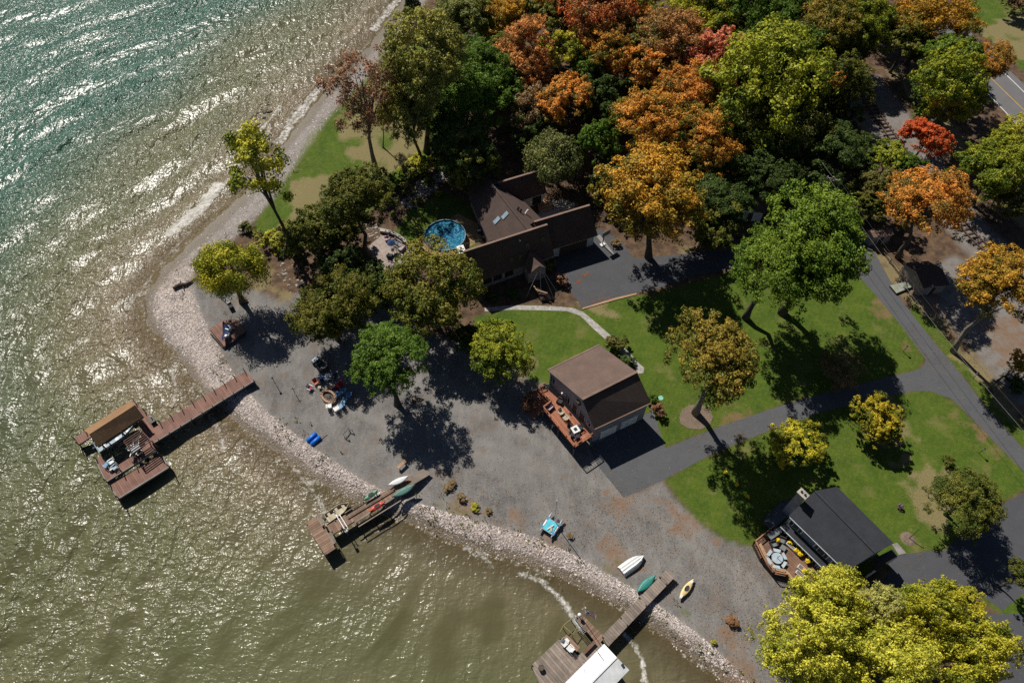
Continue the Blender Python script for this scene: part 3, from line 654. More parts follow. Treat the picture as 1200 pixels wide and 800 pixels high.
PAL = dict(  # (lower / inner leaves, turning leaves)
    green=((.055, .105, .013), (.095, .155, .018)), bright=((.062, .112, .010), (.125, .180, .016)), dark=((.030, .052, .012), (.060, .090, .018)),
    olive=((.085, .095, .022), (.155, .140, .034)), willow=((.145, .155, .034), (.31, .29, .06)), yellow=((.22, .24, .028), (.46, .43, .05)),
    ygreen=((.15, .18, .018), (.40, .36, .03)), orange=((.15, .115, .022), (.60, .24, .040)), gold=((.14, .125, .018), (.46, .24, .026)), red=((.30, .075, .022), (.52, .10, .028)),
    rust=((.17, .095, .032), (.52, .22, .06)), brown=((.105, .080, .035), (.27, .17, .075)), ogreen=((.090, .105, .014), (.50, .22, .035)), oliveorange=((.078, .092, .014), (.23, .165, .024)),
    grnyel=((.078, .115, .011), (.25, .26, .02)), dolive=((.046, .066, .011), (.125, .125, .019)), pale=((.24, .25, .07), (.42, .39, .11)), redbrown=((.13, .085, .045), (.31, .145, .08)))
tcount = [0]
def solve_z(cx, cy, base, lo, hi):
    best = (1e9, lo)
    for k in range(60):
        z = lo + (hi - lo) * k / 59; a, b = P2(cx, cy, z); d = math.hypot(a - base[0], b - base[1])
        if d < best[0]: best = (d, z)
    return best[1]
def tree(label, cx, cy, rx, pal, size='mid', zc=None, base=None, ry=None, name='deciduous_tree', cat='tree', group=None, rz=None, bark='bark', limbs=8, tr=None, zr=(3, 22), sh=None):
    """crown centre (cx,cy) and half width rx in photo pixels; zc crown-centre height in metres"""
    i = tcount[0]; tcount[0] += 1; rn = random.Random(1000 + i)
    if base is not None:
        B = P(*base); 
        if zc is None: zc = solve_z(cx, cy, B, *zr)
    if sh is not None:
        S = P(*sh); best = 1e9
        for k in range(80):
            z = 1.5 + k * .25; a, b = P2(cx, cy, z); l = z / math.tan(SUN_EL); e = math.hypot(a - math.cos(SUN_AZ) * l - S.x, b - math.sin(SUN_AZ) * l - S.y)
            if e < best: best = e; zc = z
    zc = 9 if zc is None else zc
    C = P(cx, cy, zc)
    if base is None: B = Vector((C.x + rn.uniform(-.5, .5), C.y + rn.uniform(-.5, .5), 0))
    Rm = rx * mpp(cx, cy, zc); Ry = (ry or rx) * mpp(cx, cy, zc); Rz = rz or min(Rm, Ry) * rn.uniform(.88, 1.02)
    Rz = min(Rz, max(zc - .6, 1.0))
    var = i % {'big': 5, 'mid': 5, 'small': 3, 'sparse': 3, 'bare': 2, 'willow': 3, 'conifer': 1}[size]
    me, pc, ps = CR[size, var]
    t = thing(name, label, cat, B, 0, group)
    cr = bpy.data.objects.new('crown', me); COL.objects.link(cr); cr.parent = t; cr.location = C - B
    rot = rn.uniform(0, 6.28) if abs(Rm - Ry) < .5 else rn.choice([0, PI]); cr.rotation_euler = (0, 0, rot); cr.scale = (Rm / .86, Ry / .86, Rz / .90)
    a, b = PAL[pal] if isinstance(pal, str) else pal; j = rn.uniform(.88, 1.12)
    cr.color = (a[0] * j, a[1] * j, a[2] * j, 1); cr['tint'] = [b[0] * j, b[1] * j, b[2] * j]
    m = MB(); r0 = tr or max(.12, .045 * Rm + .012 * zc)
    top = (C - B) + Vector((0, 0, Rz * .35)); pts = []
    for k in range(7):
        f = k / 6; p = Vector((0, 0, 0)).lerp(top, f); p += Vector((rn.uniform(-.04, .04), rn.uniform(-.04, .04), 0)) * top.length * math.sin(f * PI)
        pts.append(p)
    pts[0].z = -.1
    m.tube(pts, [r0 * (1.35 if k == 0 else 1 - .13 * k) for k in range(7)], 8)
    cs, sn = math.cos(rot), math.sin(rot)
    for k in range(limbs):
        q = pc[rn.randrange(len(pc))] * .85; e = (C - B) + Vector(((q[0] * cs - q[1] * sn) * Rm, (q[0] * sn + q[1] * cs) * Ry, q[2] * Rz))
        f = rn.uniform(.42, .85); s0 = pts[0].lerp(top, f); k0 = int(f * 6); s0 = pts[k0].lerp(pts[min(k0 + 1, 6)], f * 6 - k0)
        md = s0.lerp(e, .5) + Vector((rn.uniform(-.3, .3), rn.uniform(-.3, .3), (.08 if e.z > s0.z else .25) * (e - s0).length))
        m.tube([s0, md, e], [r0 * .48 * (1 - .5 * f), r0 * .26, r0 * .07], 5)
    m.build('trunk', bark, t, smooth=True); return t
def bush(label, cx, cy, rx, pal, h=1.2, name='shrub', group=None, cat='shrub', ry=None, z=0):
    i = tcount[0]; tcount[0] += 1; rn = random.Random(i)
    C = P(cx, cy, h * .5 + z); me, pc, ps = CR['small', i % 3]
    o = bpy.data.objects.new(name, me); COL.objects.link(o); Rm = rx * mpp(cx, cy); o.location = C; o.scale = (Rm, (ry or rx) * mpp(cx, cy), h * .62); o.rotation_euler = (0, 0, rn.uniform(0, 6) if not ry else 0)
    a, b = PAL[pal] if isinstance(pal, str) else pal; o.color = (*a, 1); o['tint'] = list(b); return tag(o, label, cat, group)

# --- single trees one can name
tree('tall thin cottonwood with sparse yellow-green clusters leaning over the beach', 298, 196, 42, 'ygreen', 'sparse', base=(343, 298), ry=48, rz=6.5, limbs=16, name='cottonwood_tree', tr=.36)
tree('yellow-green willow on the point beside the small brick deck', 272, 312, 40, 'ygreen', 'willow', base=(284, 354), ry=36, name='willow_tree', sh=(318, 398), tr=.45)
tree('half-bare maple with pinkish red leaves at the top of the shore lawn', 428, 108, 46, 'redbrown', 'bare', base=(440, 196), ry=50, rz=7, limbs=22, bark='bark_pale', name='maple_tree', tr=.42)
tree('slim leafless sapling with pale bark beside the half-bare maple', 450, 132, 14, 'redbrown', 'bare', base=(449, 173), ry=22, rz=4, limbs=8, bark='bark_pale', name='sapling', tr=.14)
tree('large yellow-olive willow at the top edge of the shore lawn', 500, 78, 46, 'willow', 'big', base=(500, 178), ry=52, rz=7.5, limbs=14, name='willow_tree')
tree('drooping olive willow behind the shore lawn, right of the half-bare maple', 482, 132, 32, 'willow', 'big', base=(492, 190), ry=42, rz=6, limbs=16, name='willow_tree')
tree('pale green willow at the top edge just left of the dark road gap', 537, 24, 38, ((.11, .13, .035), (.21, .22, .06)), 'big', zc=9, ry=34, name='willow_tree')
tree('small dark spruce right at the top edge of the beach', 484, 12, 15, 'dark', 'conifer', zc=5, ry=15, rz=5.5, name='spruce_tree')
tree('broad dark maple behind the shore lawn, above the stone patio', 415, 236, 44, 'dolive', 'big', base=(432, 300), ry=42, zr=(4, 12))
tree('dark round tree between the beach hedge and the broad dark maple', 372, 276, 34, 'dolive', 'mid', zc=4.5, ry=32)
tree('low dark tree between the dark round tree and the stone patio', 402, 272, 24, 'dolive', 'mid', zc=3.5, ry=22)
tree('black-green tree between the dark round tree and the gravel yard tree', 398, 312, 26, 'dark', 'mid', zc=4, ry=24)
tree('dark olive tree with a clear edge on the gravel yard', 388, 368, 43, ((.050, .068, .010), (.14, .13, .018)), 'big', zc=6.5, ry=48)
tree('black-green tree in the gap between the gravel yard and stone patio', 428, 338, 30, 'dark', 'mid', zc=5)
tree('round olive tree with orange tips in front of the pool', 508, 346, 52, ((.068, .092, .013), (.17, .15, .022)), 'big', zc=8, ry=52)
tree('fresh green tree with bare lower trunk on the gravel yard', 452, 424, 43, 'green', 'big', base=(466, 474), ry=40, sh=(488, 510), tr=.42)
tree('green rounded tree at the lawn corner left of the gambrel garage', 582, 417, 36, 'grnyel', 'big', zc=5.5, ry=39)
tree('small dark green tree between the olive tree and the lawn corner tree', 546, 398, 17, 'dark', 'mid', zc=4)
tree('huge golden orange maple right of the long brown house', 766, 228, 62, 'gold', 'big', base=(760, 302), ry=66, zr=(4, 13), tr=.55)
tree('largest bright green maple, right half, casting shade over the lawn', 960, 290, 52, 'bright', 'big', sh=(1020, 440), ry=66, tr=.6)
tree('bright green maple, left half of the big pair in the lawn middle', 905, 312, 46, 'bright', 'big', sh=(955, 432), ry=58, tr=.5)
tree('orange-olive maple with pale trunk standing in a round mulch bed', 842, 420, 52, 'oliveorange', 'big', base=(815, 484), ry=58, zr=(5, 15), bark='bark_pale', tr=.5)
tree('round yellow-green lawn tree right of the branch drive', 1025, 493, 29, ((.10, .12, .012), (.38, .285, .018)), 'mid', zc=3.4, ry=27)
tree('round yellow-topped lawn tree nearest the charcoal-roofed house', 935, 520, 29, ((.085, .105, .012), (.46, .40, .025)), 'mid', zc=3.4, ry=29)
tree('dark olive tree beside the black driveway at the right edge', 1130, 585, 36, 'dolive', 'big', zc=5.5, ry=38)
tree('orange maple standing behind the two small sheds', 1080, 236, 44, 'orange', 'big', base=(1052, 302), ry=47, zr=(5, 14))
tree('orange-yellow maple with a leaning pale trunk beside the lane', 1166, 336, 50, 'gold', 'big', base=(1117, 412), ry=46, bark='bark_pale', zr=(5, 16), tr=.4)
tree('small orange tree cut by the right edge below the leaning maple', 1197, 428, 15, 'gold', 'mid', zc=5)
tree('scarlet maple beside the railway', 1086, 164, 23, 'red', 'mid', zc=7, ry=24)
tree('yellow-green tree left of the scarlet maple', 1042, 186, 18, 'grnyel', 'mid', zc=6, ry=22)
tree('grey-green tree left of the orange maple by the sheds', 1030, 222, 22, 'olive', 'mid', zc=6, ry=24)
tree('low yellow-green tree just above the smaller shed', 1030, 240, 15, 'grnyel', 'mid', zc=4.5, ry=14)
tree('green tree filling the gap under the scarlet maple', 1062, 196, 20, 'green', 'mid', zc=6)
tree('large yellow-green tree leaning over the railway at the right edge', 1165, 200, 44, 'grnyel', 'big', zc=8, ry=40)
tree('bright yellow tree at the right edge above the railway bend', 1200, 178, 36, 'ygreen', 'big', zc=9, ry=34)
tree('small grey-green tree by the railway bend under the large yellow-green one', 1182, 236, 22, 'olive', 'mid', zc=5)
tree('tall olive-gold maple between railway and road', 1114, 112, 44, 'grnyel', 'big', zc=9, ry=44, rz=9)
tree('orange-tipped tree reaching over the road from the railway side', 1156, 78, 23, 'ogreen', 'big', zc=10, ry=28)
tree('lime green treetop left of the road bend', 1112, 66, 28, 'bright', 'mid', zc=10, ry=28)
tree('yellow-gold maple at the top edge above the railway gap', 1086, 28, 48, 'gold', 'big', zc=9, ry=34)
tree('dark olive tree under the top-edge gold maple', 1062, 50, 26, 'dolive', 'mid', zc=7)
tree('dark scrubby tree right of the bare railway ballast', 1084, 104, 17, 'dark', 'mid', zc=4, ry=22)
tree('brown scrub tree in the top right corner beyond the road', 1192, 4, 18, 'brown', 'mid', zc=3)
# --- yellow trees lower right
Y = 'yellow trees below the charcoal-roofed house'
tree('pale yellow maple covering the corner of the wooden sun deck', 972, 706, 46, 'yellow', 'big', zc=9, ry=42, rz=7, group=Y)
tree('yellow maple at the bottom edge nearest the gravel yard', 950, 766, 52, 'yellow', 'big', zc=9, ry=46, rz=7, group=Y)
tree('golden-green maple at the bottom edge, middle of the yellow group', 1030, 772, 46, 'yellow', 'big', zc=10, ry=46, rz=7, group=Y)
tree('yellow maple touching the charcoal roof, middle of the yellow group', 1026, 712, 34, 'pale', 'big', zc=9, ry=30, rz=5, group=Y)
tree('yellow-green maple over the black driveway, right part of the yellow group', 1082, 722, 44, 'ygreen', 'big', zc=9, ry=40, rz=6, group=Y)
tree('green-yellow maple at the bottom edge, furthest right of the yellow group', 1125, 768, 52, 'ygreen', 'big', zc=9.5, ry=42, rz=6.5, group=Y)
tree('small yellow-green lollipop tree on the grass strip by the black driveway', 1131, 702, 15, 'ygreen', 'mid', zc=3)
tree('pale twiggy tree beside the left edge of the yellow maples', 912, 742, 20, 'pale', 'bare', zc=4, limbs=14)
tree('dark tree cut by the right edge above the lower driveway', 1200, 672, 15, 'dolive', 'mid', zc=5)
tree('low twiggy brown crabapple shaded by the big green maples', 985, 436, 28, 'brown', 'bare', zc=2.6, rz=2.2, limbs=18)
tree('thin bare sapling shaded by the mulch-bed maple', 868, 516, 9, 'brown', 'bare', zc=3, limbs=8, tr=.07, name='sapling')
# --- the wood along the top
Wd = 'autumn trees in the wood behind the house'
FOREST = [
 ('dark green tree cut off by the top edge above the road gap', 566, -6, 22, 'dolive', 8, 22), ('orange tree cut off by the top edge, left of centre', 668, -14, 30, 'ogreen', 10, 26), ('golden tree cut off by the top edge above the twiggy one', 756, -16, 28, 'gold', 10, 24),
 ('yellow-green tree cut off by the top edge, middle', 846, -16, 30, 'ygreen', 10, 26), ('dark tree cut off by the top edge beside the deep green one', 944, -12, 32, 'green', 10, 28), ('olive tree cut off by the top edge near the gold maple', 1040, -12, 30, 'dolive', 10, 26), ('brownish tree cut off by the top edge above the mottled green and orange one', 712, -14, 24, 'rust', 10, 22), ('green tree cut off by the top edge left of the orange-olive maple', 896, -14, 26, 'grnyel', 10, 24),
 ('orange and olive maple at the top edge right of the dark road gap', 612, 18, 34, 'gold', 10, 30), ('golden tree beside the dark road gap, second row', 596, 36, 22, 'gold', 8, 20),
 ('shaded olive tree at the top edge between two orange maples', 646, 22, 26, 'dolive', 10, 34), ('copper-brown oak, tallest dome left of the lime treetop', 616, 72, 30, 'rust', 11, 36),
 ('lime yellow treetop between copper oak and dark maple', 652, 60, 23, 'ygreen', 10, 24), ('small vivid green treetop below the lime one', 686, 78, 17, 'bright', 9, 18),
 ('orange maple with dark base below the lime treetop', 662, 116, 26, 'orange', 9, 29), ('scarlet-topped maple at the top edge, left of centre', 702, 22, 38, ((.17, .11, .03), (.55, .16, .05)), 12, 40),
 ('dark red crown touching the top edge beside the scarlet-topped maple', 732, 10, 24, 'ogreen', 12, 26), ('green and orange mottled tree below the scarlet-topped maple', 716, 64, 34, 'ogreen', 9, 32),
 ('black-green tree in the hollow under the mottled tree', 706, 112, 28, 'dark', 6, 30), ('green-gold treetop with bare twigs left of the russet oak', 762, 20, 20, 'grnyel', 10, 18),
 ('russet and green oak in the middle of the wood', 778, 48, 36, ((.11, .10, .025), (.40, .18, .06)), 11, 34), ('yellow-green maple at the top edge right of the russet oak', 822, 20, 36, 'ygreen', 11, 34),
 ('green-gold maple below the top-edge yellow-green one', 836, 42, 26, 'grnyel', 10, 28), ('dark green tree at the top edge, right of centre', 876, 14, 34, 'green', 11, 30),
 ('deep green tree at the top edge above the yellow giant', 912, 22, 30, 'green', 10, 34), ('bright orange maple with ragged outline below the russet oak', 764, 90, 26, 'orange', 9, 24),
 ('salmon red maple in the middle of the wood', 846, 74, 28, ((.28, .10, .04), (.60, .19, .10)), 10, 28), ('blue-green tree right of the salmon red maple', 884, 48, 26, 'green', 9, 24),
 ('brownish bare-topped maple between orange and salmon crowns', 806, 84, 22, 'brown', 8, 20), ('orange-topped olive maple, broad crown in the wood middle', 806, 114, 40, 'orange', 10, 34),
 ('olive-gold maple above the huge golden orange one', 762, 146, 36, 'ogreen', 9, 38), ('orange and red maple right of the huge golden orange one', 838, 172, 32, 'ogreen', 8, 34),
 ('golden olive maple squeezed between two orange crowns', 800, 150, 26, 'oliveorange', 8, 28), ('giant yellow-green maple, broadest crown of the wood', 902, 104, 58, 'grnyel', 11, 62),
 ('olive tree under the giant yellow-green maple', 930, 160, 34, 'dolive', 8, 34), ('dark tree in the shade below the giant yellow-green maple', 880, 190, 38, 'dark', 6, 34),
 ('dark olive tree with orange branch left of the railway', 978, 96, 32, 'dolive', 8, 30), ('bright orange branchy treetop left of the railway', 968, 92, 14, 'orange', 12, 14),
 ('orange-olive maple at the top edge right of centre', 968, 36, 32, 'oliveorange', 11, 34), ('dark green tree at the top edge left of the gold maple', 1012, 30, 32, 'grnyel', 10, 34),
 ('shaded olive tree hanging over the ballast', 992, 56, 30, 'dolive', 7, 26), ('black-green tree left of the railway shadow', 960, 178, 34, 'dark', 6, 36),
 ('sage willow-like tree directly above the brown house', 655, 178, 31, ((.11, .13, .04), (.22, .23, .07)), 8, 33), ('bluish green tree right of the sage one', 700, 170, 22, 'green', 7, 26),
 ('dark green maple behind the brown house roof', 548, 122, 40, 'green', 9, 40), ('deep green treetop left of the copper oak', 574, 92, 32, 'green', 10, 32),
 ('vivid green treetop touching the golden tree by the road gap', 590, 62, 20, 'bright', 9, 18), ('dark green tree right of the large yellow-olive willow', 556, 76, 26, 'green', 8, 30),
 ('black-green tree at the corner of the shore lawn', 538, 176, 34, 'dark', 7, 36), ('brown-tinged dark tree behind the pool garden', 556, 198, 24, 'dolive', 6, 24),
 ('dark brown tree in the hollow below the copper oak', 614, 128, 34, 'brown', 6, 32), ('green tree in the shade below the copper oak', 594, 112, 24, 'green', 8, 26),
 ('black-green tree left of the orange maple with dark base', 628, 150, 26, 'dark', 5, 26), ('dark tree right of the brown house court', 722, 206, 24, 'dark', 5, 28),
 ('black-green tree below the orange and red maple', 842, 232, 36, 'dark', 5, 34), ('shaded green tree left of the small white-walled cabin', 832, 262, 24, 'dolive', 4, 28),
 ('dark tree above the small white-walled cabin', 910, 214, 30, 'dark', 5, 26), ('shaded tree around the utility pole', 950, 222, 26, 'dark', 5, 26),
 ('dark tree right of the utility pole', 1000, 182, 24, 'dark', 4, 24), ('shaded tree between the utility pole and the small shed', 1006, 240, 22, 'dolive', 4, 24),
 ('dark tree on the far side of the dark road gap', 560, 30, 20, 'dolive', 7, 24), ('brownish tree left of the tall grey-brown twigs', 740, 52, 22, 'dolive', 9, 26),
 ('dark filler tree behind the orange-topped olive maple', 778, 118, 24, 'dolive', 7, 24), ('bluish dark tree right of the orange and red maple', 868, 146, 30, 'dolive', 8, 30),
 ('green crown between the top-edge green trees and the giant maple', 930, 58, 28, 'green', 10, 26), ('dark tree at the left foot of the railway gap', 978, 136, 20, 'dark', 3.5, 20)]
for lb, cx, cy, r, pal, zc, ry in FOREST:
    k = 'bare' if 'bare twigs' in lb else ('willow' if 'willow-like' in lb else ('big' if r > 29 else 'mid'))
    tree(lb, cx, cy, r * 1.14, pal, k, zc=zc, ry=ry * 1.14, group=Wd, limbs=5, rz=None if zc > 7 else zc * .8)
# --- shrubs and hedges
bush('bushy yellow-green hedge shrub at the right foot of the beach willow', 322, 282, 16, 'ygreen', 2.6); bush('small grey-green bush on the beach edge above the willow', 288, 266, 9, 'dolive', 1.3)
bush('pale olive bush touching the left of the yellow-green hedge', 304, 276, 9, 'willow', 1.8); bush('dark shrub between hedge and dark round tree', 344, 272, 15, 'grnyel', 2.6)
bush('green shrub at the foot of the tall thin cottonwood', 348, 292, 13, 'dolive', 2.2); bush('bright green hedge shrub at the bottom of the shore lawn', 462, 212, 15, 'bright', 2.4)
bush('yellow-green shrub left of the black-green lawn corner tree', 492, 194, 17, 'ygreen', 3.0); bush('olive shrub at the base of the large willow', 478, 200, 13, 'willow', 2.4)
bush('green hedge shrub left of the bright green hedge', 446, 206, 12, 'dolive', 2.0); bush('dark filler shrub under the lawn corner trees', 515, 188, 13, 'dolive', 2.4); bush('olive shrub above the pool garden rocks', 476, 222, 10, 'olive', 1.6); bush('dark shrub left of the hedge foot, by the lawn edge', 385, 250, 12, 'dolive', 2.0)
bush('long dark hedge shrub above the stone patio', 446, 226, 15, 'dolive', 2.4); bush('round yellow flowering shrub in the pool garden bed', 513, 227, 5, 'ygreen', .9); bush('small lime shrub on the left side of the pool garden', 461, 252, 5, 'bright', .9)
bush('grey-green shrub in the rock garden above the pool', 487, 236, 7, 'olive', 1.0); bush('green shrub at the upper end of the pool garden lawn', 502, 214, 7, 'green', 1.2)
bush('copper-brown round shrub by the front door path', 657, 328, 10, ((.16, .085, .05), (.32, .17, .10)), 1.8); bush('loose green shrub right of the entry gable', 645, 311, 9, 'olive', 1.6)
bush('reddish brown shrub at the right corner of the gambrel garage', 771, 480, 9, 'redbrown', 1.8); bush('dark green shrub behind the gambrel garage corner', 764, 467, 8, 'green', 1.5)
bush('grey twiggy shrub above the gambrel roof by the path', 722, 403, 14, 'olive', 2.2, ry=12); bush('low green shrub against the back wall of the gambrel garage', 735, 424, 10, 'dark', 1.2)
bush('dark barberry shrub at the deck stairs of the gambrel garage', 622, 470, 15, 'redbrown', 2.0); bush('tiny lilac plant in the lower lawn', 1055, 593, 3.6, ((.14, .08, .12), (.28, .18, .26)), .8)
bush('shrub cut off at the driveway edge on the right', 1112, 540, 8, 'dolive', 1.2); bush('dry rust-coloured bush near the right of the gravel yard', 858, 728, 9, ((.14, .075, .035), (.27, .13, .055)), .6)
bush('low lime weeds bush by the beach end of the long grey dock', 836, 752, 4, 'ygreen', .5); bush('scrubby shrub at the lower end of the shaded lane', 1190, 452, 12, 'dark', 1.5)
bush('brown-green shrub at the gravel edge by the short-railed dock', 540, 583, 7, 'brown', .6); bush('yellow-brown weed clump below the brown-green shrub', 556, 594, 6, 'ygreen', .5)
bush('rusty scrub clump above the brown-green shrub', 530, 566, 5, 'brown', .4); bush('olive scrub clump at the gravel edge, furthest right of the weeds', 572, 598, 5, 'brown', .4); bush('low brown scrub right of the catamaran', 668, 628, 4, 'brown', .35)
bush('brown weed clump right of the kayak dock ramp', 524, 571, 6, 'brown', .35); bush('flowering white shrub behind the brown house court', 700, 238, 7, 'pale', 1.0)
bush('small dark bush against the long house front', 600, 344, 9, 'dark', 1.0); bush('low bush between front path and house', 577, 348, 8, 'dark', 1.0)
bush('orange-tinged shrub by the basketball hoop', 722, 285, 7, 'brown', 1.0)
def weeds():
    rs = np.random.RandomState(4); V = []; Fc = []; k = 0
    for q, n in ((0, 150),):
        while k < 900:
            i = rs.randint(8, len(inner) - 2); t = rs.rand(); p = inner[i] * (1 - t) + inner[i + 1] * t + rs.normal(0, 1.3, 2)
            if vnoise(np.array([p[0]]), np.array([p[1]]), 3.0, 77)[0] < .58: continue
            for _ in range(9):
                a = rs.rand() * 6.28; l = rs.uniform(.1, .32); c = p + rs.normal(0, .18, 2); h = rs.uniform(.05, .3)
                V += [(c[0], c[1], -.15), (c[0] + l * math.cos(a), c[1] + l * math.sin(a), h), (c[0] + l * math.cos(a + .6), c[1] + l * math.sin(a + .6), h * .7)]; Fc.append((3 * k, 3 * k + 1, 3 * k + 2)); k += 1
    me = bpy.data.meshes.new('weeds'); me.from_pydata(V, [], Fc); me.materials.append(surf('weed_leaf', (.13, .17, .03), (.20, .15, .05), .5, .8))
    o = bpy.data.objects.new('weeds', me); COL.objects.link(o); tag(o, 'low green weeds sprouting along the upper edge of the stony beach', 'weeds', kind='stuff')
weeds()

def fallen_leaves():
    rs = np.random.RandomState(12); spots = [(817, 484, 9, 700), (842, 500, 12, 500), (925, 375, 14, 350), (985, 380, 16, 450), (1020, 505, 6, 400), (930, 530, 6, 350), (760, 300, 9, 500), (1117, 412, 8, 450), (1070, 410, 7, 450),
        (1150, 510, 9, 500), (1052, 302, 8, 300), (600, 440, 6, 250), (720, 600, 8, 700), (780, 620, 9, 700), (860, 700, 10, 800), (920, 740, 9, 900), (885, 660, 6, 400), (640, 620, 8, 500), (545, 588, 7, 400), (440, 200, 8, 300), (700, 355, 7, 250), (1060, 620, 9, 300), (560, 500, 14, 250), (900, 560, 10, 350)]
    V = []; Fc = []; k = 0
    for x, y, sg, n in spots:
        c0 = np.array(P2(x, y)); p = c0 + rs.normal(0, sg * .45, (n, 2)); h = rs.uniform(.03, .07, n); s = rs.uniform(.03, .085, n); a = rs.rand(n) * 6.28
        for i in range(n):
            ca, sa = math.cos(a[i]) * s[i], math.sin(a[i]) * s[i]; X, Y_ = p[i]
            V += [(X - ca, Y_ - sa, h[i]), (X + sa * .7, Y_ - ca * .7, h[i] + .02), (X + ca, Y_ + sa, h[i]), (X - sa * .7, Y_ + ca * .7, h[i] + .01)]; Fc.append((k, k + 1, k + 2, k + 3)); k += 4
    me = bpy.data.meshes.new('fallen_leaves'); me.from_pydata(V, [], Fc); at = me.attributes.new('rnd', 'FLOAT', 'FACE'); at.data.foreach_set('value', rs.rand(len(Fc)))
    me.materials.append(surf('dry_leaf', (.28, .17, .07), (.19, .105, .05), .8, .9, rnd=.4)); o = bpy.data.objects.new('fallen_leaves', me); COL.objects.link(o)
    tag(o, 'dry orange and tan leaves scattered under the autumn trees', 'fallen leaves', kind='stuff')
fallen_leaves()
# ---------------------------------------------------------------- building helpers
def roof_body(t, prof0, prof1, wall='siding_grey', roof='shingle_brown', inset=.35, z0=-.1, th=.14, drop=.1, roofmats=None, wallname='wall'):
    """prof0/prof1: matching lists of 3D roof-edge points at the two gable ends (eave, ..., ridge, ..., eave)"""
    n = len(prof0); ax = Vector(((prof1[0] - prof0[0]).x, (prof1[0] - prof0[0]).y, 0)).normalized()
    roofs = {}
    for i in range(n - 1):
        rm = roofmats[i] if roofmats else roof
        MB().slab([prof0[i], prof0[i + 1], prof1[i + 1], prof1[i]], th).build('roof', rm, t, True)
    q0, q1 = [], []
    ctr = sum((p.xy for p in prof0 + prof1), Vector((0, 0))) / (2 * n)
    for pr, q, sg in ((prof0, q0, 1), (prof1, q1, -1)):
        cc = (pr[0].xy + pr[-1].xy) / 2; L = (pr[0].xy - cc).length
        for p in pr:
            d = p.xy - cc; k = max(0, 1 - inset / max(d.length, .01)) if (p is pr[0] or p is pr[-1]) else 1
            xy = cc + d * k + ax.xy * inset * sg; q.append(Vector((xy.x, xy.y, p.z - th - drop * .2)))
    m = MB(); v = [Vector((q0[0].x, q0[0].y, z0))] + q0 + [Vector((q0[-1].x, q0[-1].y, z0))]; u = [Vector((q1[0].x, q1[0].y, z0))] + q1 + [Vector((q1[-1].x, q1[-1].y, z0))]
    k = len(v); fs = [tuple(range(k)), tuple(range(k, 2 * k))[::-1]] + [(i, (i + 1) % k, k + (i + 1) % k, k + i) for i in range(k)]
    m.add(v + u, fs); m.build(wallname, wall, t, True)
    return q0, q1
def panel(t, name, a, b, f, zc, w_, h, mat, out=.05, th=.08, frame=None, r=False):
    """a flat opening on the wall line a->b (2D), fraction f, centre height zc; outward is to the right of a->b"""
    d = (b - a).normalized(); n = Vector((d.y, -d.x)); p = a.lerp(b, f) + n * out; rz = math.atan2(d.y, d.x)
    m = MB()
    if frame:
        m.box((p.x, p.y, zc), (w_ + .2, th, h + .2), rz); fr = m.build(name, frame, t, True)
        q = p + n * .03; pane = MB().box((q.x, q.y, zc), (w_, th, h), rz).build('pane' if name == 'window' else 'door_leaf', mat, fr, False)
        off = parent_world(fr); 
        for vx in pane.data.vertices: vx.co -= off
        if name == 'window':
            s2 = q + n * .05; mu = MB().box((s2.x - off.x, s2.y - off.y, zc - off.z), (.05, .03, h), rz).build('mullion', frame, fr)
        return fr
    m.box((p.x, p.y, zc), (w_, th, h), rz); return m.build(name, mat, t, True)
def railing(t, pts, z, h=1.0, mat='deck_red', step=1.6, name='railing', bal=.35):
    m = MB()
    for i in range(len(pts) - 1):
        a, b = Vector(pts[i]), Vector(pts[i + 1]); L = (b - a).length
        if L < .05: continue
        m.bar((a.x, a.y, z + h), (b.x, b.y, z + h), .14, .06); m.bar((a.x, a.y, z + .12), (b.x, b.y, z + .12), .06, .05)
        n = max(1, int(L / step))
        for k in range(n + 1):
            p = a.lerp(b, k / n); m.bar((p.x, p.y, z - .1), (p.x, p.y, z + h), .11)
        for k in range(int(L / bal)):
            p = a.lerp(b, (k + .5) / int(L / bal)); m.bar((p.x, p.y, z + .12), (p.x, p.y, z + h), .035)
    return m.build(name, mat, t, True)

# ---------------------------------------------------------------- gambrel garage with deck
A_, B_, C_, D_, E_, F_ = P(641.6, 433.7, 6.0), P(702.4, 403.8, 6.0), P(746.3, 435.7, 8.2), P(682.1, 467.9, 8.2), P(696.8, 502.8, 5.0), P(763, 472, 5.0)
hc = thing('garage_house', 'grey two-storey garage house with brown gambrel roof and raised red deck', 'house', (*D_.xy, 0))
q0, q1 = roof_body(hc, [A_, D_, E_], [B_, C_, F_], 'siding_grey', roofmats=['shingle_brown', 'shingle_dark_shade'], inset=.28)  # one shingle in two tones: the steep slope's shade is in its colour
MB().bar(D_ + Vector((0, 0, .05)), C_ + Vector((0, 0, .05)), .32, .1).build('ridge_cap', 'ridge', hc, True)
MB().bar(A_ + Vector((0, 0, .03)), B_ + Vector((0, 0, .03)), .22, .12).build('fascia', 'ridge', hc, True)
MB().bar(E_ + Vector((0, 0, -.05)), F_ + Vector((0, 0, -.05)), .16, .18).build('fascia', 'ridge', hc, True)
a2, e2 = q0[0].xy, q0[2].xy; f2 = q1[2].xy
for f, z, w1, h1, nm, mt in ((.08, 4.6, .9, 1.2, 'window', 'glass'), (.42, 4.0, .9, 1.4, 'window', 'glass'), (.58, 3.75, .95, 2.1, 'door', 'wood_dark'), (.74, 3.75, 1.1, 2.1, 'door', 'wood_dark'), (.88, 3.8, .8, 1.3, 'window', 'glass')):
    panel(hc, nm, a2, e2, f, z, w1, h1, mt, frame='trim')
rw = MB(); dr = (e2 - a2).normalized(); nn = Vector((dr.y, -dr.x)); pc_ = a2.lerp(e2, .63) + nn * .04
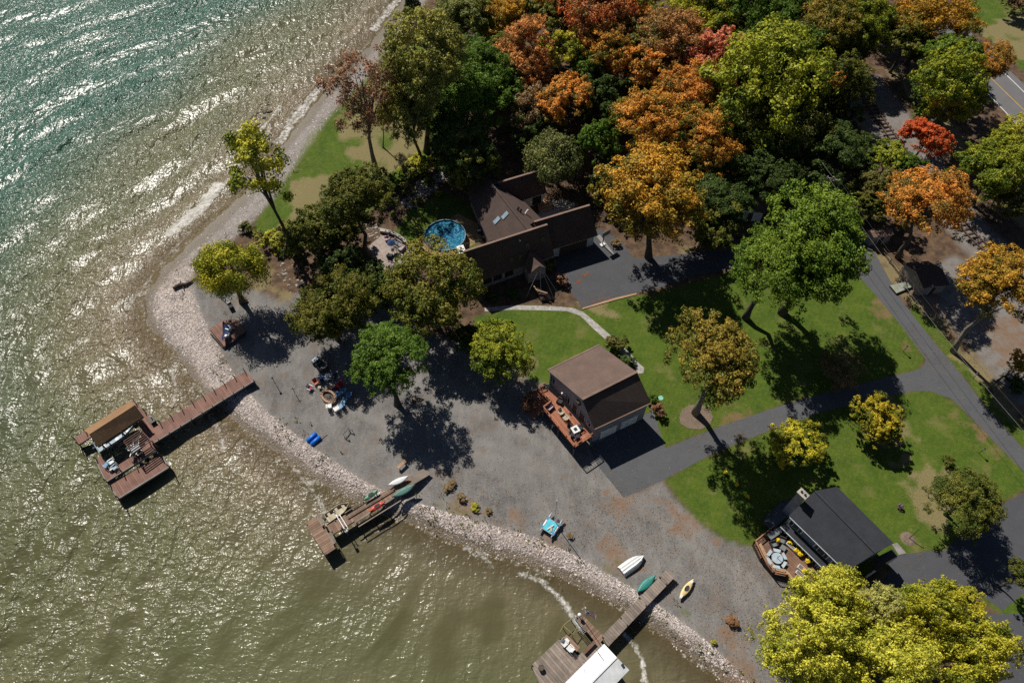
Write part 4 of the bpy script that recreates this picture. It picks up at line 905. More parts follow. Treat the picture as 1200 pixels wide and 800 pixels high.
pts = [(pc_.x + dr.x * .5 * math.cos(t) , pc_.y + dr.y * .5 * math.cos(t), 6.3 + .5 * math.sin(t)) for t in [k * PI / 8 for k in range(16)]]
rw.add(pts + [(x + nn.x * .06, y + nn.y * .06, z) for x, y, z in pts], [tuple(range(16)), tuple(range(16, 32))[::-1]] + [(k, (k + 1) % 16, 16 + (k + 1) % 16, 16 + k) for k in range(16)]).build('round_window', 'glass', hc, True)
for f in (.3, .7): panel(hc, 'garage_door', e2, f2, f, 1.25, 2.7, 2.3, 'white')
dk = pxy([(636.5, 480), (673, 524.6), (693.6, 511), (654, 467), (646, 473)], 2.6); dk2 = pxy([(629, 456.5), (638, 452.5), (654, 467), (646, 473)], 2.6)
m = MB(); ang = math.atan2(dk[1][1] - dk[0][1], dk[1][0] - dk[0][0]); m.boards(dk, 2.6, .06, ang, .3, .02); m.boards(dk2, 2.6, .06, ang, .3, .02); m.build('deck_floor', 'deck_red', hc, True)
m = MB(); m.prism(dk, 2.3, 2.52); m.prism(dk2, 2.3, 2.51); m.build('deck_frame', 'wood_dark', hc, True)
railing(hc, [dk[4], dk[0], dk[1], dk[2]], 2.6, 1.0, 'deck_red')
railing(hc, [dk2[3], dk2[0], dk2[1]], 2.6, 1.0, 'deck_red')
for p in (dk[0], dk[1], Vector(dk[0]).lerp(Vector(dk[1]), .5), dk[2]): MB().bar((p[0], p[1], -.1), (p[0], p[1], 2.3), .18).build('deck_post', 'wood_post', hc, True)
st = MB(); s0, s1 = Vector(dk2[0]), Vector(dk2[3]); out_ = (s0 - Vector(dk2[1])).normalized()
for k in range(9):
    c0 = s0 + out_ * (.15 + .3 * k); c1 = s1 + out_ * (.15 + .3 * k); z = 2.45 - .27 * k; st.bar((c0.x, c0.y, z), (c1.x, c1.y, z), .3, .06)
st.build('deck_stairs', 'deck_red', hc, True)
MB().cyl(P2(658.5, 461, 5.2), .12, 5.0, 5.4, 8).build('wall_lamp', 'white', hc, True)

# ---------------------------------------------------------------- furniture builders
def adirondack(label, loc, rz, mat, name='garden_chair', group=None):
    t = thing(name, label, 'chair', loc, rz, group); m = MB()
    for k in range(5): m.box((-.18 + .12 * k, 0, .36 + .02 * k), (.11, .52, .03))
    m.build('seat', mat, t); m = MB()
    for k in range(5): y = -.22 + .11 * k; m.bar((-.2, y * .85, .34), (-.52, y * 1.15, .98 - abs(k - 2) * .04), .095, .025)
    m.build('backrest', mat, t)
    for s in (-1, 1):
        m = MB(); m.box((.02, s * .34, .56), (.66, .13, .03)); m.build('armrest', mat, t)
        MB().bar((.3, s * .33, 0), (.3, s * .33, .56), .09, .04).build('leg', mat, t); MB().bar((-.35, s * .29, 0), (.2, s * .29, .36), .04, .1).build('leg', mat, t)
    return t
def camp_chair(label, loc, rz, mat, mat2=None, group=None):
    t = thing('camp_chair', label, 'chair', loc, rz, group)
    MB().slab([(-.26, -.28, .40), (.28, -.3, .46), (.28, .3, .46), (-.26, .28, .40)], .04).build('seat', mat, t)
    MB().slab([(-.26, -.3, .42), (-.26, .3, .42), (-.48, .32, .98), (-.48, -.32, .98)], .04).build('backrest', mat2 or mat, t)
    for s in (-1, 1):
        MB().slab([(-.34, s * .33, .66), (.3, s * .33, .62), (.3, s * .42, .62), (-.34, s * .42, .66)], .03).build('armrest', mat2 or mat, t)
        m = MB(); m.bar((.28, s * .34, 0), (-.3, s * .34, .66), .03); m.bar((-.32, s * .34, 0), (.3, s * .34, .63), .03); m.build('leg', 'charcoal', t)
    return t
def round_table(label, loc, r, h, mat, legmat=None, name='garden_table', hole=None, group=None):
    t = thing(name, label, 'table', loc, 0, group); MB().cyl((0, 0), r, h - .05, h, 20).build('tabletop', mat, t)
    for k in range(4):
        a = k * PI / 2 + .78; MB().bar((r * .75 * math.cos(a), r * .75 * math.sin(a), 0), (r * .7 * math.cos(a), r * .7 * math.sin(a), h - .05), .05).build('leg', legmat or mat, t)
    if hole: MB().cyl((0, 0), r * .4, h, h + .03, 16).build('burner', hole, t)
    return t
def square_table(label, loc, w_, h, mat, rz=0, hole=None, legmat=None, d=None):
    d = d or w_
    t = thing('patio_table', label, 'table', loc, rz); MB().box((0, 0, h - .04), (w_, d, .08)).build('tabletop', mat, t)
    for i in (-1, 1):
        for j in (-1, 1): MB().box((i * w_ * .4, j * d * .4, h / 2 - .04), (.08, .08, h - .08)).build('leg', legmat or mat, t)
    if hole: MB().box((0, 0, h + .015), (w_ * .45, d * .45, .03)).build('burner', hole, t)
    return t
def toward(a, b, z=0): p, q = P(*a, z), P(*b, z); return math.atan2(q.y - p.y, q.x - p.x)

# furniture on the red deck
Z = 2.6
def wicker(label, px, z, rz, mat='wood_dark', cush='charcoal', w_=.85):
    t = thing('wicker_armchair', label, 'chair', P(*px, z), rz)
    MB().box((0, 0, .2), (.8, w_, .36)).build('seat', mat, t); MB().box((-.36, 0, .5), (.14, w_, .5)).build('backrest', mat, t)
    for s in (-1, 1): MB().box((.03, s * (w_ / 2 - .07), .47), (.68, .13, .2)).build('armrest', mat, t)
    MB().box((.04, 0, .43), (.62, w_ - .3, .1)).build('cushion', cush, t); return t
wicker('brown wicker loveseat with pinkish cushion at the upper corner of the red deck', (644, 478.5), Z, toward((644, 478.5), (655, 488)), 'wood_dark', 'playpink', 1.2)
adirondack('cream garden chair on the red deck, the one nearer the wicker loveseat', P(657.5, 484.5, Z), toward((657, 484), (668, 498)), 'cream')
adirondack('cream garden chair on the red deck, the one nearer the white fire table', P(663, 491, Z), toward((663, 491), (650, 480)), 'cream')
square_table('white square fire table near the lower end of the red deck', P(674, 505, Z), 1.05, .62, 'white', R(28), 'black')
for px, d in (((668.5, 502.5), 'left'), ((679.5, 502), 'right'), ((676, 512.5), 'lower'), ((670, 509.5), 'lower left')):
    camp_chair('dark patio chair at the %s side of the white fire table' % d, P(*px, Z), toward(px, (674, 505.5)), 'charcoal')
wicker('dark wicker armchair beside the stair rail against the garage house wall', (656, 471), Z, toward((656, 471), (650, 480)), 'wood_dark', 'charcoal')

# ---------------------------------------------------------------- charcoal roofed house
eL0, eL1 = P(924.5, 603.7, 4.6), P(992, 669, 4.6); r0, r1 = P(955, 575, 6.5), P(1026, 647.5, 6.5); eR0, eR1 = P(981, 570, 4.6), P(1047.5, 636, 4.6)
hd = thing('lake_house', 'blue-grey house with charcoal shingle roof, stone chimney and sun deck', 'house', (*r0.xy, 0))
q0, q1 = roof_body(hd, [eL0, r0, eR0], [eL1, r1, eR1], 'siding_blue', 'shingle_char', inset=.16)
MB().bar(r0 + Vector((0, 0, .04)), r1 + Vector((0, 0, .04)), .3, .08).build('ridge_cap', 'shingle_char', hd, True)
ax = (eL1.xy - eL0.xy).normalized(); nn = Vector((ax.y, -ax.x))
if nn.dot(eL0.xy - r0.xy) < 0: nn = -nn
wl0, wl1 = q0[0].xy, q1[0].xy
def lv(p, out, z): return Vector((p.x + nn.x * out, p.y + nn.y * out, z))
for f in (.1, .2, .56, .67, .86): panel(hd, 'window', wl0 if (wl1 - wl0).normalized().dot(Vector((-nn.y, nn.x))) > 0 else wl1, wl1 if (wl1 - wl0).normalized().dot(Vector((-nn.y, nn.x))) > 0 else wl0, f if (wl1 - wl0).normalized().dot(Vector((-nn.y, nn.x))) > 0 else 1 - f, 3.5, .95, 1.0, 'glass', frame='white')
m = MB(); m.slab([lv(wl0, 0, 2.6), lv(wl1, 0, 2.6), lv(wl1, 1.05, 2.4), lv(wl0, 1.05, 2.4)], .12); m.build('porch_roof', 'shingle_char', hd, True)
MB().bar(lv(wl0, 1.07, 2.38), lv(wl1, 1.07, 2.38), .1, .12).build('gutter', 'trim', hd, True); MB().bar(lv(wl0, .2, 4.45), lv(wl1, .2, 4.45), .1, .1).build('gutter', 'trim', hd, True)
m = MB(); m.prism([(lv(wl0, .01, 0)).xy[:], lv(wl1, .01, 0).xy[:], lv(wl1, .85, 0).xy[:], lv(wl0, .85, 0).xy[:]], -.1, 2.3); m.build('wall', 'siding_blue', hd, True)
o0, o1 = lv(wl0, .85, 0).xy, lv(wl1, .85, 0).xy
fl = (o1 - o0).normalized().dot(Vector((-nn.y, nn.x))) > 0
for f, nm in ((.1, 'window'), (.22, 'window'), (.36, 'door'), (.5, 'window'), (.64, 'window'), (.8, 'window')):
    panel(hd, nm, o0 if fl else o1, o1 if fl else o0, f if fl else 1 - f, 1.55, .95, .95 if nm == 'window' else 1.3, 'glass', frame='trim')
ch = MB(); cb = P(941, 578.5, 7.4); ch.box((cb.x, cb.y, 3.7), (1.1, .75, 7.4), math.atan2(ax.y, ax.x)); cho = ch.build('chimney', 'siding_grey', hd, True)
m = MB(); m.box((cb.x, cb.y, 7.46), (1.35, .95, .12), math.atan2(ax.y, ax.x)); cc = m.build('chimney_cap', 'stone_light', hd, True)
for s in (-.28, .28): MB().cyl((cb.x + ax.x * s, cb.y + ax.y * s), .14, 7.5, 7.72, 8).build('flue', 'black', hd, True)
ep = [P(1024, 650, 4.3), P(1004, 666, 3.2), P(1014, 672, 3.2), P(1034, 660, 4.3)]
MB().slab([P(1030, 651, 4.4), P(1018, 659, 3.0), P(1026, 668, 3.0), P(1039, 660, 4.2)], .12).build('entry_roof', 'shingle_char', hd, True)
MB().slab([P(1030, 651, 4.41), P(1039, 660, 4.21), P(1052, 652, 3.0), P(1046, 643, 3.0)], .12).build('entry_roof', 'shingle_char', hd, True)
for q in ((1026, 668), (1051, 652)): a = P(*q, 3.0); MB().bar((a.x, a.y, -.1), (a.x, a.y, 2.9), .18).build('entry_post', 'white', hd, True)
# platform and stairs at the left gable
pl = pxy([(893, 611), (916, 588), (928, 586), (926, 600), (905, 622)], .9); m = MB(); m.boards(pl, .9, .06, R(-40)); m.build('side_deck', surf('blue_grey_deck', (.10, .115, .14), (.07, .08, .10), 2, .8, rnd=.15), hd, True)
railing(hd, [pl[0], pl[1], pl[2]], .9, .9, surf('dark_rail', (.045, .05, .06), None, 2, .6))
# wooden sun deck
ZD = .9
sd0 = pxy([(883, 636), (892, 655), (906, 672), (921, 675), (937, 694), (975, 690), (958, 664), (912, 620), (905, 618)], ZD)
tdk = thing('sun_deck', 'angular red-brown wooden sun deck with railing in front of the charcoal-roofed house', 'deck', (*P2(915, 655, 0), 0))
m = MB(); 
def convex_boards(m, polys, z, th, ang, bw, gap=.02):
    for q in polys: m.boards(q, z, th, ang, bw, gap)
convex_boards(m, [[sd0[0], sd0[1], sd0[7], sd0[8]], [sd0[1], sd0[2], sd0[6], sd0[7]], [sd0[2], sd0[3], sd0[4], sd0[5], sd0[6]]], ZD, .06, math.atan2(ax.y, ax.x), .3); m.build('floor', 'deck_tan', tdk, True)
m = MB(); m.prism([sd0[0], sd0[1], sd0[2], sd0[3], sd0[4], sd0[5], sd0[6], sd0[7], sd0[8]], -.1, ZD - .08); m.build('frame', 'wood_dark', tdk, True)
railing(tdk, [sd0[8], sd0[0], sd0[1], sd0[2], sd0[3], sd0[4]], ZD, .95, surf('cedar_rail', (.36, .19, .105), (.28, .145, .08), 2, .8), bal=.25)
inn = pxy([(907, 624), (889, 637), (896, 652), (908, 667), (920, 670), (931, 684)], ZD); m = MB()
for i in range(1, 5): m.bar((*inn[i], ZD + .42), (*inn[i + 1], ZD + .42), .42, .06); m.bar((*inn[i], ZD + .2), (*inn[i + 1], ZD + .2), .06, .38)
m.build('bench', 'wood_tan', tdk, True)
gz = P(909, 655.5, ZD)
rt = round_table('round pale blue picnic table in the middle of the wooden sun deck', gz, .72, .72, 'paleblue', 'paleblue', 'picnic_table')
for k in range(6):
    a = k * PI / 3 + .3; m = MB(); pts = []
    for rr, da in ((.95, -.4), (.95, .4), (1.38, .38), (1.38, -.38)): pts.append((rr * math.cos(a + da), rr * math.sin(a + da)))
    m.prism(pts, .42, .50); m.build('seat', 'paleblue', rt); MB().bar((.5 * math.cos(a), .5 * math.sin(a), .3), (1.2 * math.cos(a), 1.2 * math.sin(a), .38), .07).build('bracket', 'paleblue', rt)
MB().bar((0, 0, .7), (.06, .04, 1.5), .05).build('umbrella_pole', 'charcoal', rt)
wicker('grey cushioned armchair on the sun deck, left of the two', (906, 638), ZD, toward((906, 638), (912, 650)), 'charcoal', 'grey', .9)
wicker('grey cushioned armchair on the sun deck, right of the two', (915.5, 634), ZD, toward((915.5, 634), (912, 650)), 'charcoal', 'grey', .9)
square_table('dark grey ottoman table beside the two grey armchairs', P(917, 642.5, ZD), .7, .4, 'grey', R(-40))
square_table('long steel grill counter at the top corner of the sun deck', P(906, 627, ZD), 2.1, .9, 'steel', toward((900, 632), (913, 623)), None, 'grey', .75)
def flowerpot(label, px, z, r=.42, pot='white', group='yellow flower pots on the sun deck'):
    t = thing('flower_pot', label, 'flower pot', P(*px, z), 0, group); MB().cyl((0, 0), .2, 0, .35, 12, .28).build('pot', pot, t)
    rn = random.Random(int(px[0] * 10)); m = MB()
    for k in range(26):
        a, b = rn.uniform(0, 6.28), rn.uniform(0, 1); c = (r * .75 * b ** .5 * math.cos(a), r * .75 * b ** .5 * math.sin(a), .35 + .32 * (1 - b) + rn.uniform(0, .08)); m.ball(c, .13, .13, .1, 6, 4)
    m.build('flowers', 'yellow', t)
for i, (px, lb) in enumerate([((910, 634), 'between the two grey armchairs'), ((925, 637), 'against the wall, first right of the armchairs'), ((932.5, 645.5), 'against the wall, left one of the close pair'), ((936.8, 649.8), 'against the wall, right one of the close pair'), ((945.5, 658), 'by the wall near the yellow maple'), ((941.5, 670), 'beside the white planter under the yellow maple')]):
    flowerpot('pot of bright yellow flowers ' + lb, px, ZD)
for px, lb in (((850, 555), 'furthest up the slope'), ((862, 568.5), 'middle of the three by the sapling'), ((875.5, 583), 'lowest and nearest the charcoal-roofed house')):
    flowerpot('yellow chrysanthemum in the shaded lawn, ' + lb, px, 0, .34, 'wood_dark', 'yellow chrysanthemums in the shaded lawn')
def planter(label, px, z, w_, d, mat='white', rz=R(-45)):
    t = thing('planter_box', label, 'planter', P(*px, z), rz); MB().box((0, 0, .22), (w_, d, .44)).build('box', mat, t); MB().box((0, 0, .45), (w_ - .12, d - .12, .05)).build('soil', 'mulch', t)
planter('white planter box at the wall below the yellow flower pots', (938, 666), ZD, .9, .6); planter('long white planter under the wall windows of the sun deck', (929, 643.5), ZD, 2.2, .35); planter('white planter half hidden under the pale yellow maple', (936, 673), ZD, 1.0, .5)

# ---------------------------------------------------------------- long brown house
def V3(x, y, z): return P(x, y, z)
W1r = [V3(543.8, 294.8, 8.1), V3(641.3, 263.1, 8.1)]; W1f = [V3(560, 330, 2.6), V3(649.5, 299, 2.6)]
# square the front eave on the ridge
def mirror(r, f, k=1.0): return Vector((2 * r.x - f.x, 2 * r.y - f.y, f.z)) if k == 1 else Vector((r.x + (r.x - f.x) * k, r.y + (r.y - f.y) * k, r.z - (r.z - f.z) * k))
hr = thing('brown_house', 'sprawling house with dark brown roofs in four wings beside the pool', 'house', (*P2(610, 270, 0), 0))
W1b = [mirror(W1r[i], W1f[i]) for i in (0, 1)]
q0, q1 = roof_body(hr, [W1f[0], W1r[0], W1b[0]], [W1f[1], W1r[1], W1b[1]], 'siding_tan', 'shingle_house', inset=.4)
w1a, w1b = q0[0].xy, q1[0].xy
for f in (.12, .26, .42): panel(hr, 'window', w1a, w1b, f, 1.5, 1.3, 1.1, 'glass', frame='wood_dark')
W2r = [V3(626, 260, 7.2), V3(691, 240.4, 7.2)]; W2f = [V3(649.4, 293, 2.7), V3(700.5, 275.5, 2.7)]; W2f[0] = W2f[1] + (W2r[0] - W2r[1]) * .93
W2b = [mirror(W2r[i], W2f[i]) for i in (0, 1)]
q0, q1 = roof_body(hr, [W2f[0], W2r[0] + (W2r[1] - W2r[0]) * .0, W2b[0]], [W2f[1], W2r[1], W2b[1]], 'siding_white', 'shingle_house', inset=.38)
w2a, w2b = q0[0].xy, q1[0].xy
for f in (.40, .70): panel(hr, 'garage_door', w2a, w2b, f, 1.1, 2.6, 2.1, 'wood_dark', frame='white')
W3r = [V3(567, 204, 6.9), V3(619.5, 270.5, 6.9)]; W3f = [V3(547.5, 226, 3.0), V3(572.5, 283, 3.0)]; W3b = [V3(592, 214, 3.4), V3(640, 262, 3.4)]
q0, q1 = roof_body(hr, [W3f[0], W3r[0], W3b[0]], [W3f[1], W3r[1], W3b[1]], 'siding_tan', 'shingle_house', inset=.4)
for f in (.3, .5, .7): panel(hr, 'window', q1[0].xy, q0[0].xy, f, 1.6, 1.4, 1.3, 'glass', frame='trim')
MB().bar(W3r[0] + Vector((0, 0, .05)), W3r[1] + Vector((0, 0, .05)), .3, .1).build('ridge_cap', 'shingle_dark_shade', hr, True)
W4r = [V3(583, 214.5, 6.6), V3(633, 199.5, 6.6)]; W4f = [V3(606, 238, 2.7), V3(641, 225.5, 2.7)]; W4f[0] = W4f[1] + (W4r[0] - W4r[1]) * .9; W4b = [mirror(W4r[i], W4f[i]) for i in (0, 1)]
q0, q1 = roof_body(hr, [W4f[0], W4r[0], W4b[0]], [W4f[1], W4r[1], W4b[1]], 'siding_white', 'shingle_house', inset=.38)
panel(hr, 'patio_door', q0[0].xy, q1[0].xy, .8, 1.2, 1.8, 2.0, 'glass', frame='white')
for r_ in (W1r, W2r, W4r): MB().bar(r_[0] + Vector((0, 0, .05)), r_[1] + Vector((0, 0, .05)), .34, .1).build('ridge_cap', 'ridge', hr, True)
# entry gable
eg = [V3(620.5, 294.5, 5.0), V3(632, 311.5, 5.0)]; el = [V3(614.5, 309, 2.9), V3(620, 321, 2.9)]; er = [V3(633, 299, 2.9), V3(641, 314, 2.9)]
MB().slab([eg[0], eg[1], el[1], el[0]], .13).build('entry_roof', 'shingle_brown', hr, True); MB().slab([eg[0], eg[1], er[1], er[0]], .13).build('entry_roof', 'shingle_brown', hr, True)
m = MB(); b0, b1 = el[1].lerp(el[0], .15), er[1].lerp(er[0], .15); tp = eg[1].lerp(eg[0], .15)
m.add([(b0.x, b0.y, -.1), (b1.x, b1.y, -.1), (b1.x, b1.y, b1.z - .15), (tp.x, tp.y, tp.z - .2), (b0.x, b0.y, b0.z - .15)] + [(el[0].x, el[0].y, -.1), (er[0].x, er[0].y, -.1), (er[0].x, er[0].y, er[0].z - .15), (eg[0].x, eg[0].y, eg[0].z - .2), (el[0].x, el[0].y, el[0].z - .15)],
      [(0, 1, 2, 3, 4), (9, 8, 7, 6, 5), (0, 5, 6, 1), (1, 6, 7, 2), (4, 9, 5, 0)]); m.build('wall', 'siding_tan', hr, True)
def on_slope(p, a, b, c, lift):   # z on the plane through a,b,c under the ray of pixel p
    n = (b - a).cross(c - a).normalized(); 
    if n.z < 0: n = -n
    u = (p[0] - CX) / F; v = (CY - p[1]) / F; d = Vector((u, v * cT + sT, v * sT - cT)); o = Vector((0, 0, H)); t = (a - o).dot(n) / d.dot(n); return o + d * t + n * lift, n
def rooflight(px, a, b, c, w_, h, mat, name='skylight', edge=None, parent=hr, tall=.12):
    p, n = on_slope(px, a, b, c, 0); e = (b - a).normalized(); f = n.cross(e).normalized(); m = MB()
    q = [p + e * i * w_ / 2 + f * j * h / 2 for i, j in ((-1, -1), (1, -1), (1, 1), (-1, 1))]
    m.add([x - n * .05 for x in q] + [x + n * tall for x in q], [(3, 2, 1, 0), (4, 5, 6, 7), (0, 1, 5, 4), (1, 2, 6, 5), (2, 3, 7, 6), (3, 0, 4, 7)]); m.build(name, mat, parent, True)
for px in ((582.3, 258.3), (592, 252.4)): rooflight(px, W3r[0], W3r[1], W3f[1], .75, 1.35, 'skyglass')
for px in ((635.6, 279.8), (617.7, 287), (609.6, 300.5), (599, 304)): rooflight(px, W1r[0], W1r[1], W1f[1], .7, .9, 'glass')
for px in ((606.5, 245.5), (609.5, 248)): rooflight(px, W3r[0], W3r[1], W3b[1], .25, .25, 'black', 'roof_vent', tall=.5)
rooflight((616, 250), W3r[0], W3r[1], W3b[1], .22, .22, 'white', 'vent_pipe', tall=.8); rooflight((608.5, 281), W1r[0], W1r[1], W1f[1], .2, .2, 'white', 'vent_pipe', tall=.4)
for px in ((547.5, 286.5), (559, 283.3)): rooflight(px, W1r[0], W1r[1], W1b[1], .6, .4, 'black', 'roof_vent', tall=.25)
cb = P(540.5, 291.5, 7.2); MB().box((cb.x, cb.y, 3.5), (1.0, 1.5, 7.0), R(20)).build('chimney', 'brick', hr, True); MB().box((cb.x, cb.y, 7.05), (1.15, 1.6, .12), R(20)).build('chimney_cap', 'white', hr, True)
for s in (-.35, .35): MB().cyl((cb.x + s * -.34, cb.y + s * .94), .16, 7.1, 7.4, 8).build('flue', 'steel', hr, True)
# courtyard deck & stones
def court(label, pts, mat, z, name, boards=True):
    q = pxy(pts, z); t = thing(name, label, 'deck' if boards else 'patio', (*q[0], 0)); m = MB()
    if boards: m.boards(q, z, .06, R(20), .3)
    else: m.prism(q, -.05, z)
    m.build('floor', mat, t, True); MB().prism([tuple(x) for x in q], -.08, z - .08 if boards else -.02).build('frame', 'wood_dark', t, True)
court('tan wooden deck in the court of the brown house', [(629, 235.5), (644, 233), (649, 243.6), (632, 249.5)], 'wood_tan', .3, 'court_deck')
q = pxy([(647, 236), (660, 233), (674, 240), (654, 252), (621, 262), (617, 254), (632, 250), (650, 244)], 0)
m = MB(); m.prism(q, -.05, .03); tag(m.build('paved_court', 'stone_path'), kind='structure')
def ring_stones(poly, n, smin, smax, seed, label, name, z=.0, mat='stone_light'):
    rn = random.Random(seed); xs = [p[0] for p in poly]; ys = [p[1] for p in poly]; pa = np.array(poly); m = MB(); k = 0
    while k < n:
        x, y = rn.uniform(min(xs), max(xs)), rn.uniform(min(ys), max(ys))
        if not pip(np.array([x]), np.array([y]), pa)[0]: continue
        s = rn.uniform(smin, smax); m.ball((x, y, z + s * .15), s, s * rn.uniform(.6, 1), s * .45, 7, 4, .18, k); k += 1
    return tag(m.build(name, mat), label, 'stones', kind='stuff')
ring_stones(pxy([(649, 236), (662, 234), (674, 240), (655, 250)]), 70, .15, .4, 3, 'pale loose garden rocks beside the court of the brown house', 'garden_rocks')
ring_stones(pxy([(470, 238), (490, 212), (520, 200), (530, 206), (510, 222), (482, 246)]), 190, .15, .5, 4, 'pale rocks of the shaded rock garden above the pool', 'garden_rocks')
ring_stones(pxy([(425, 262), (445, 262), (450, 275), (436, 282)]), 40, .12, .35, 5, 'scattered pale rocks left of the curved patio wall', 'garden_rocks')
ring_stones(pxy([(330, 300), (352, 318), (362, 345), (345, 350), (325, 325)]), 40, .1, .3, 6, 'scattered rocks under the trees at the top of the gravel yard', 'garden_rocks')
ring_stones(pxy([(300, 128), (318, 118), (331, 130), (318, 150), (308, 166), (297, 160)], WZ), 26, .2, .55, 8, 'dark boulders awash in the breaking waves', 'boulders', WZ - .1, 'wood_post')
ring_stones(pxy([(275, 215), (295, 205), (300, 214), (288, 222)], WZ), 12, .15, .4, 9, 'wet boulders at the waterline under the tall cottonwood', 'boulders', WZ, 'wood_post')

# trellis of poles by the entry
t = thing('pole_trellis', 'tripod of thin poles with a yellow beam before the entry gable', 'trellis', P(634, 340))
tp = P(633, 312, 4.6)
for q in ((616, 350), (655, 345), (634, 353), (650, 352)): MB().bar(tp, P(*q, 0), .07).build('pole', 'steel', t, True)
m = MB(); m.bar(P(624, 333, 1.6), P(629, 340, 1.5), .16, .16); m.bar(P(629, 340, 1.5), P(641.5, 343.5, 1.5), .16, .16); m.build('beam', 'wood_tan', t, True)
MB().slab([P(626, 335, 1.3), P(641, 343, 1.3), P(652, 350, .5), P(634, 352, .5)], .05).build('canvas', 'wood_dark', t, True)
# basketball hoop
b = P(706, 287); t = thing('basketball_hoop', 'basketball hoop on a pole beside the garage driveway', 'basketball hoop', b)
MB().bar((0, 0, 0), (.05, .05, 3.0), .14).build('pole', 'black', t); MB().box((.35, -.2, 3.2), (1.7, .06, 1.05), R(35)).build('backboard', 'grey', t)
m = MB(); n = 14; m.tube([(.6 + .23 * math.cos(2 * PI * k / n), -.55 + .23 * math.sin(2 * PI * k / n), 2.95) for k in range(n + 1)], .02, 5); m.build('rim', 'orange', t); MB().box((0, 0, .1), (.9, .6, .2), R(35)).build('base', 'white', t)
def litter(label, px, L, W_, rz): 
    rn = random.Random(int(px[0])); m = MB(); c = P(*px, .03)
    for k in range(60):
        u, v = rn.gauss(0, L / 3), rn.gauss(0, W_ / 3); x = c.x + u * math.cos(rz) - v * math.sin(rz); y = c.y + u * math.sin(rz) + v * math.cos(rz); a = rn.uniform(0, 6); s = rn.uniform(.08, .2)
        m.add([(x, y, .03), (x + s * math.cos(a), y + s * math.sin(a), .06), (x + s * math.cos(a + 1), y + s * math.sin(a + 1), .04)], [(0, 1, 2)])
    return tag(m.build('leaf_pile', 'leafpile'), label, 'leaf pile', kind='stuff')
litter('long heap of orange leaves on the garage driveway', (686, 322), 1.5, .5, R(25)); litter('short heap of orange leaves on the garage driveway', (678, 330), 1.1, .5, R(35)); litter('orange leaves along the house driveway edge', (700, 352), 4, .4, R(15))

# pool
pc_ = P(521.5, 277, 0); zt = 1.25; pc_ = P(521.5, 275.5, zt); rr = 24 * mpp(521, 276, zt)
t = thing('round_pool', 'round above-ground swimming pool, mottled blue with painted highlights, beside the brown house', 'pool', (pc_.x, pc_.y, 0))
m = MB(); n = 36; v = []; 
for z, q in ((-.05, rr), (zt - .08, rr)):
    for k in range(n): v.append((q * math.cos(2 * PI * k / n), q * math.sin(2 * PI * k / n), z))
m.add(v, [(k, (k + 1) % n, n + (k + 1) % n, n + k) for k in range(n)]); m.build('wall', 'poolwall', t)
m = MB(); m.tube([(rr * math.cos(2 * PI * k / n), rr * math.sin(2 * PI * k / n), zt) for k in range(n + 1)], .12, 6, False); m.build('rim', surf('pool_rim', (.12, .24, .33), None, 2, .5), t)
MB().cyl((0, 0), rr - .05, zt - .3, zt - .16, n).build('water', 'pool', t)
m = MB(); a0 = -PI * .95
for k in range(22):
    a, b = a0 + k * .085, a0 + (k + .85) * .085; q = [(r_ * math.cos(w__), r_ * math.sin(w__)) for r_, w__ in ((rr + .1, a), (rr + 1.0, a), (rr + 1.0, b), (rr + .1, b))]
    m.prism(q, zt - .3, zt - .22)
m.build('deck_walk', 'wood_tan', t)
st = thing('pool_steps', 'wooden pool steps at the lower left of the round pool', 'steps', P(501, 293)); az = toward((501, 293), (510, 285))
for k in range(4): MB().box((-.5 + .32 * k, 0, .28 * (k + 1)), (.3, 1.2, .05)).build('tread', 'wood_tan', st)
for s in (-1, 1): MB().bar((-.7, s * .6, .05), (.6, s * .6, 1.2), .06, .16).build('stringer', 'wood_tan', st)
st.rotation_euler.z = az
wicker('dark sun chair between pool and brown house', (562, 272), 0, R(200), 'charcoal', 'white'); wicker('grey garden seat by the wall between pool and house', (568, 279), 0, R(170), 'charcoal', 'grey')
# stone patio with curved wall
q = pxy([(429, 293), (437, 284), (447, 276), (460, 277), (475, 285), (487, 297), (478, 304), (466, 315), (450, 316), (438, 306)])
tag(MB().prism(q, -.05, .05).build('paved_patio', surf('patio_stone', (.40, .33, .29), (.22, .18, .16), 3, .9, .5, .04)), kind='structure')
t = thing('curved_stone_wall', 'low curved stone wall round the upper side of the paved patio', 'wall', P(470, 281))
cl = [P(x, y) for x, y in ((446, 272), (452, 273), (459, 274.5), (466, 278), (473, 283), (479, 288), (484, 292), (488, 296))]; m = MB()
for i in range(len(cl) - 1): m.bar(cl[i] + Vector((0, 0, .3)), cl[i + 1] + Vector((0, 0, .3)), .5, .6)
m.build('stones', 'brick', t, True); m = MB()
for i in range(len(cl) - 1): m.bar(cl[i] + Vector((0, 0, .64)), cl[i + 1] + Vector((0, 0, .64)), .62, .08)
m.build('coping', 'stone_light', t, True)
wicker('pale L-shaped patio sofa end against the curved stone wall', (466, 286), 0, R(230), 'stone_light', 'grey', 2.0); wicker('pale patio seat right of the navy parasol', (471, 292.5), 0, R(150), 'stone_light', 'playpink', 1.2)
wicker('pinkish patio chair at the top end of the paved patio', (454, 281.5), 0, R(-70), 'playpink', 'playpink'); wicker('dark patio chair at the lower end of the paved patio', (457, 301), 0, R(70), 'charcoal', 'charcoal')
t = thing('garden_parasol', 'small navy parasol in the middle of the paved patio', 'parasol', P(460, 293)); MB().bar((0, 0, 0), (0, 0, 2.2), .06).build('pole', 'steel', t); MB().cyl((0, 0), .75, 1.85, 2.25, 8, .04).build('canopy', 'navy', t); MB().cyl((0, 0), .3, 0, .1, 10).build('base', 'charcoal', t)

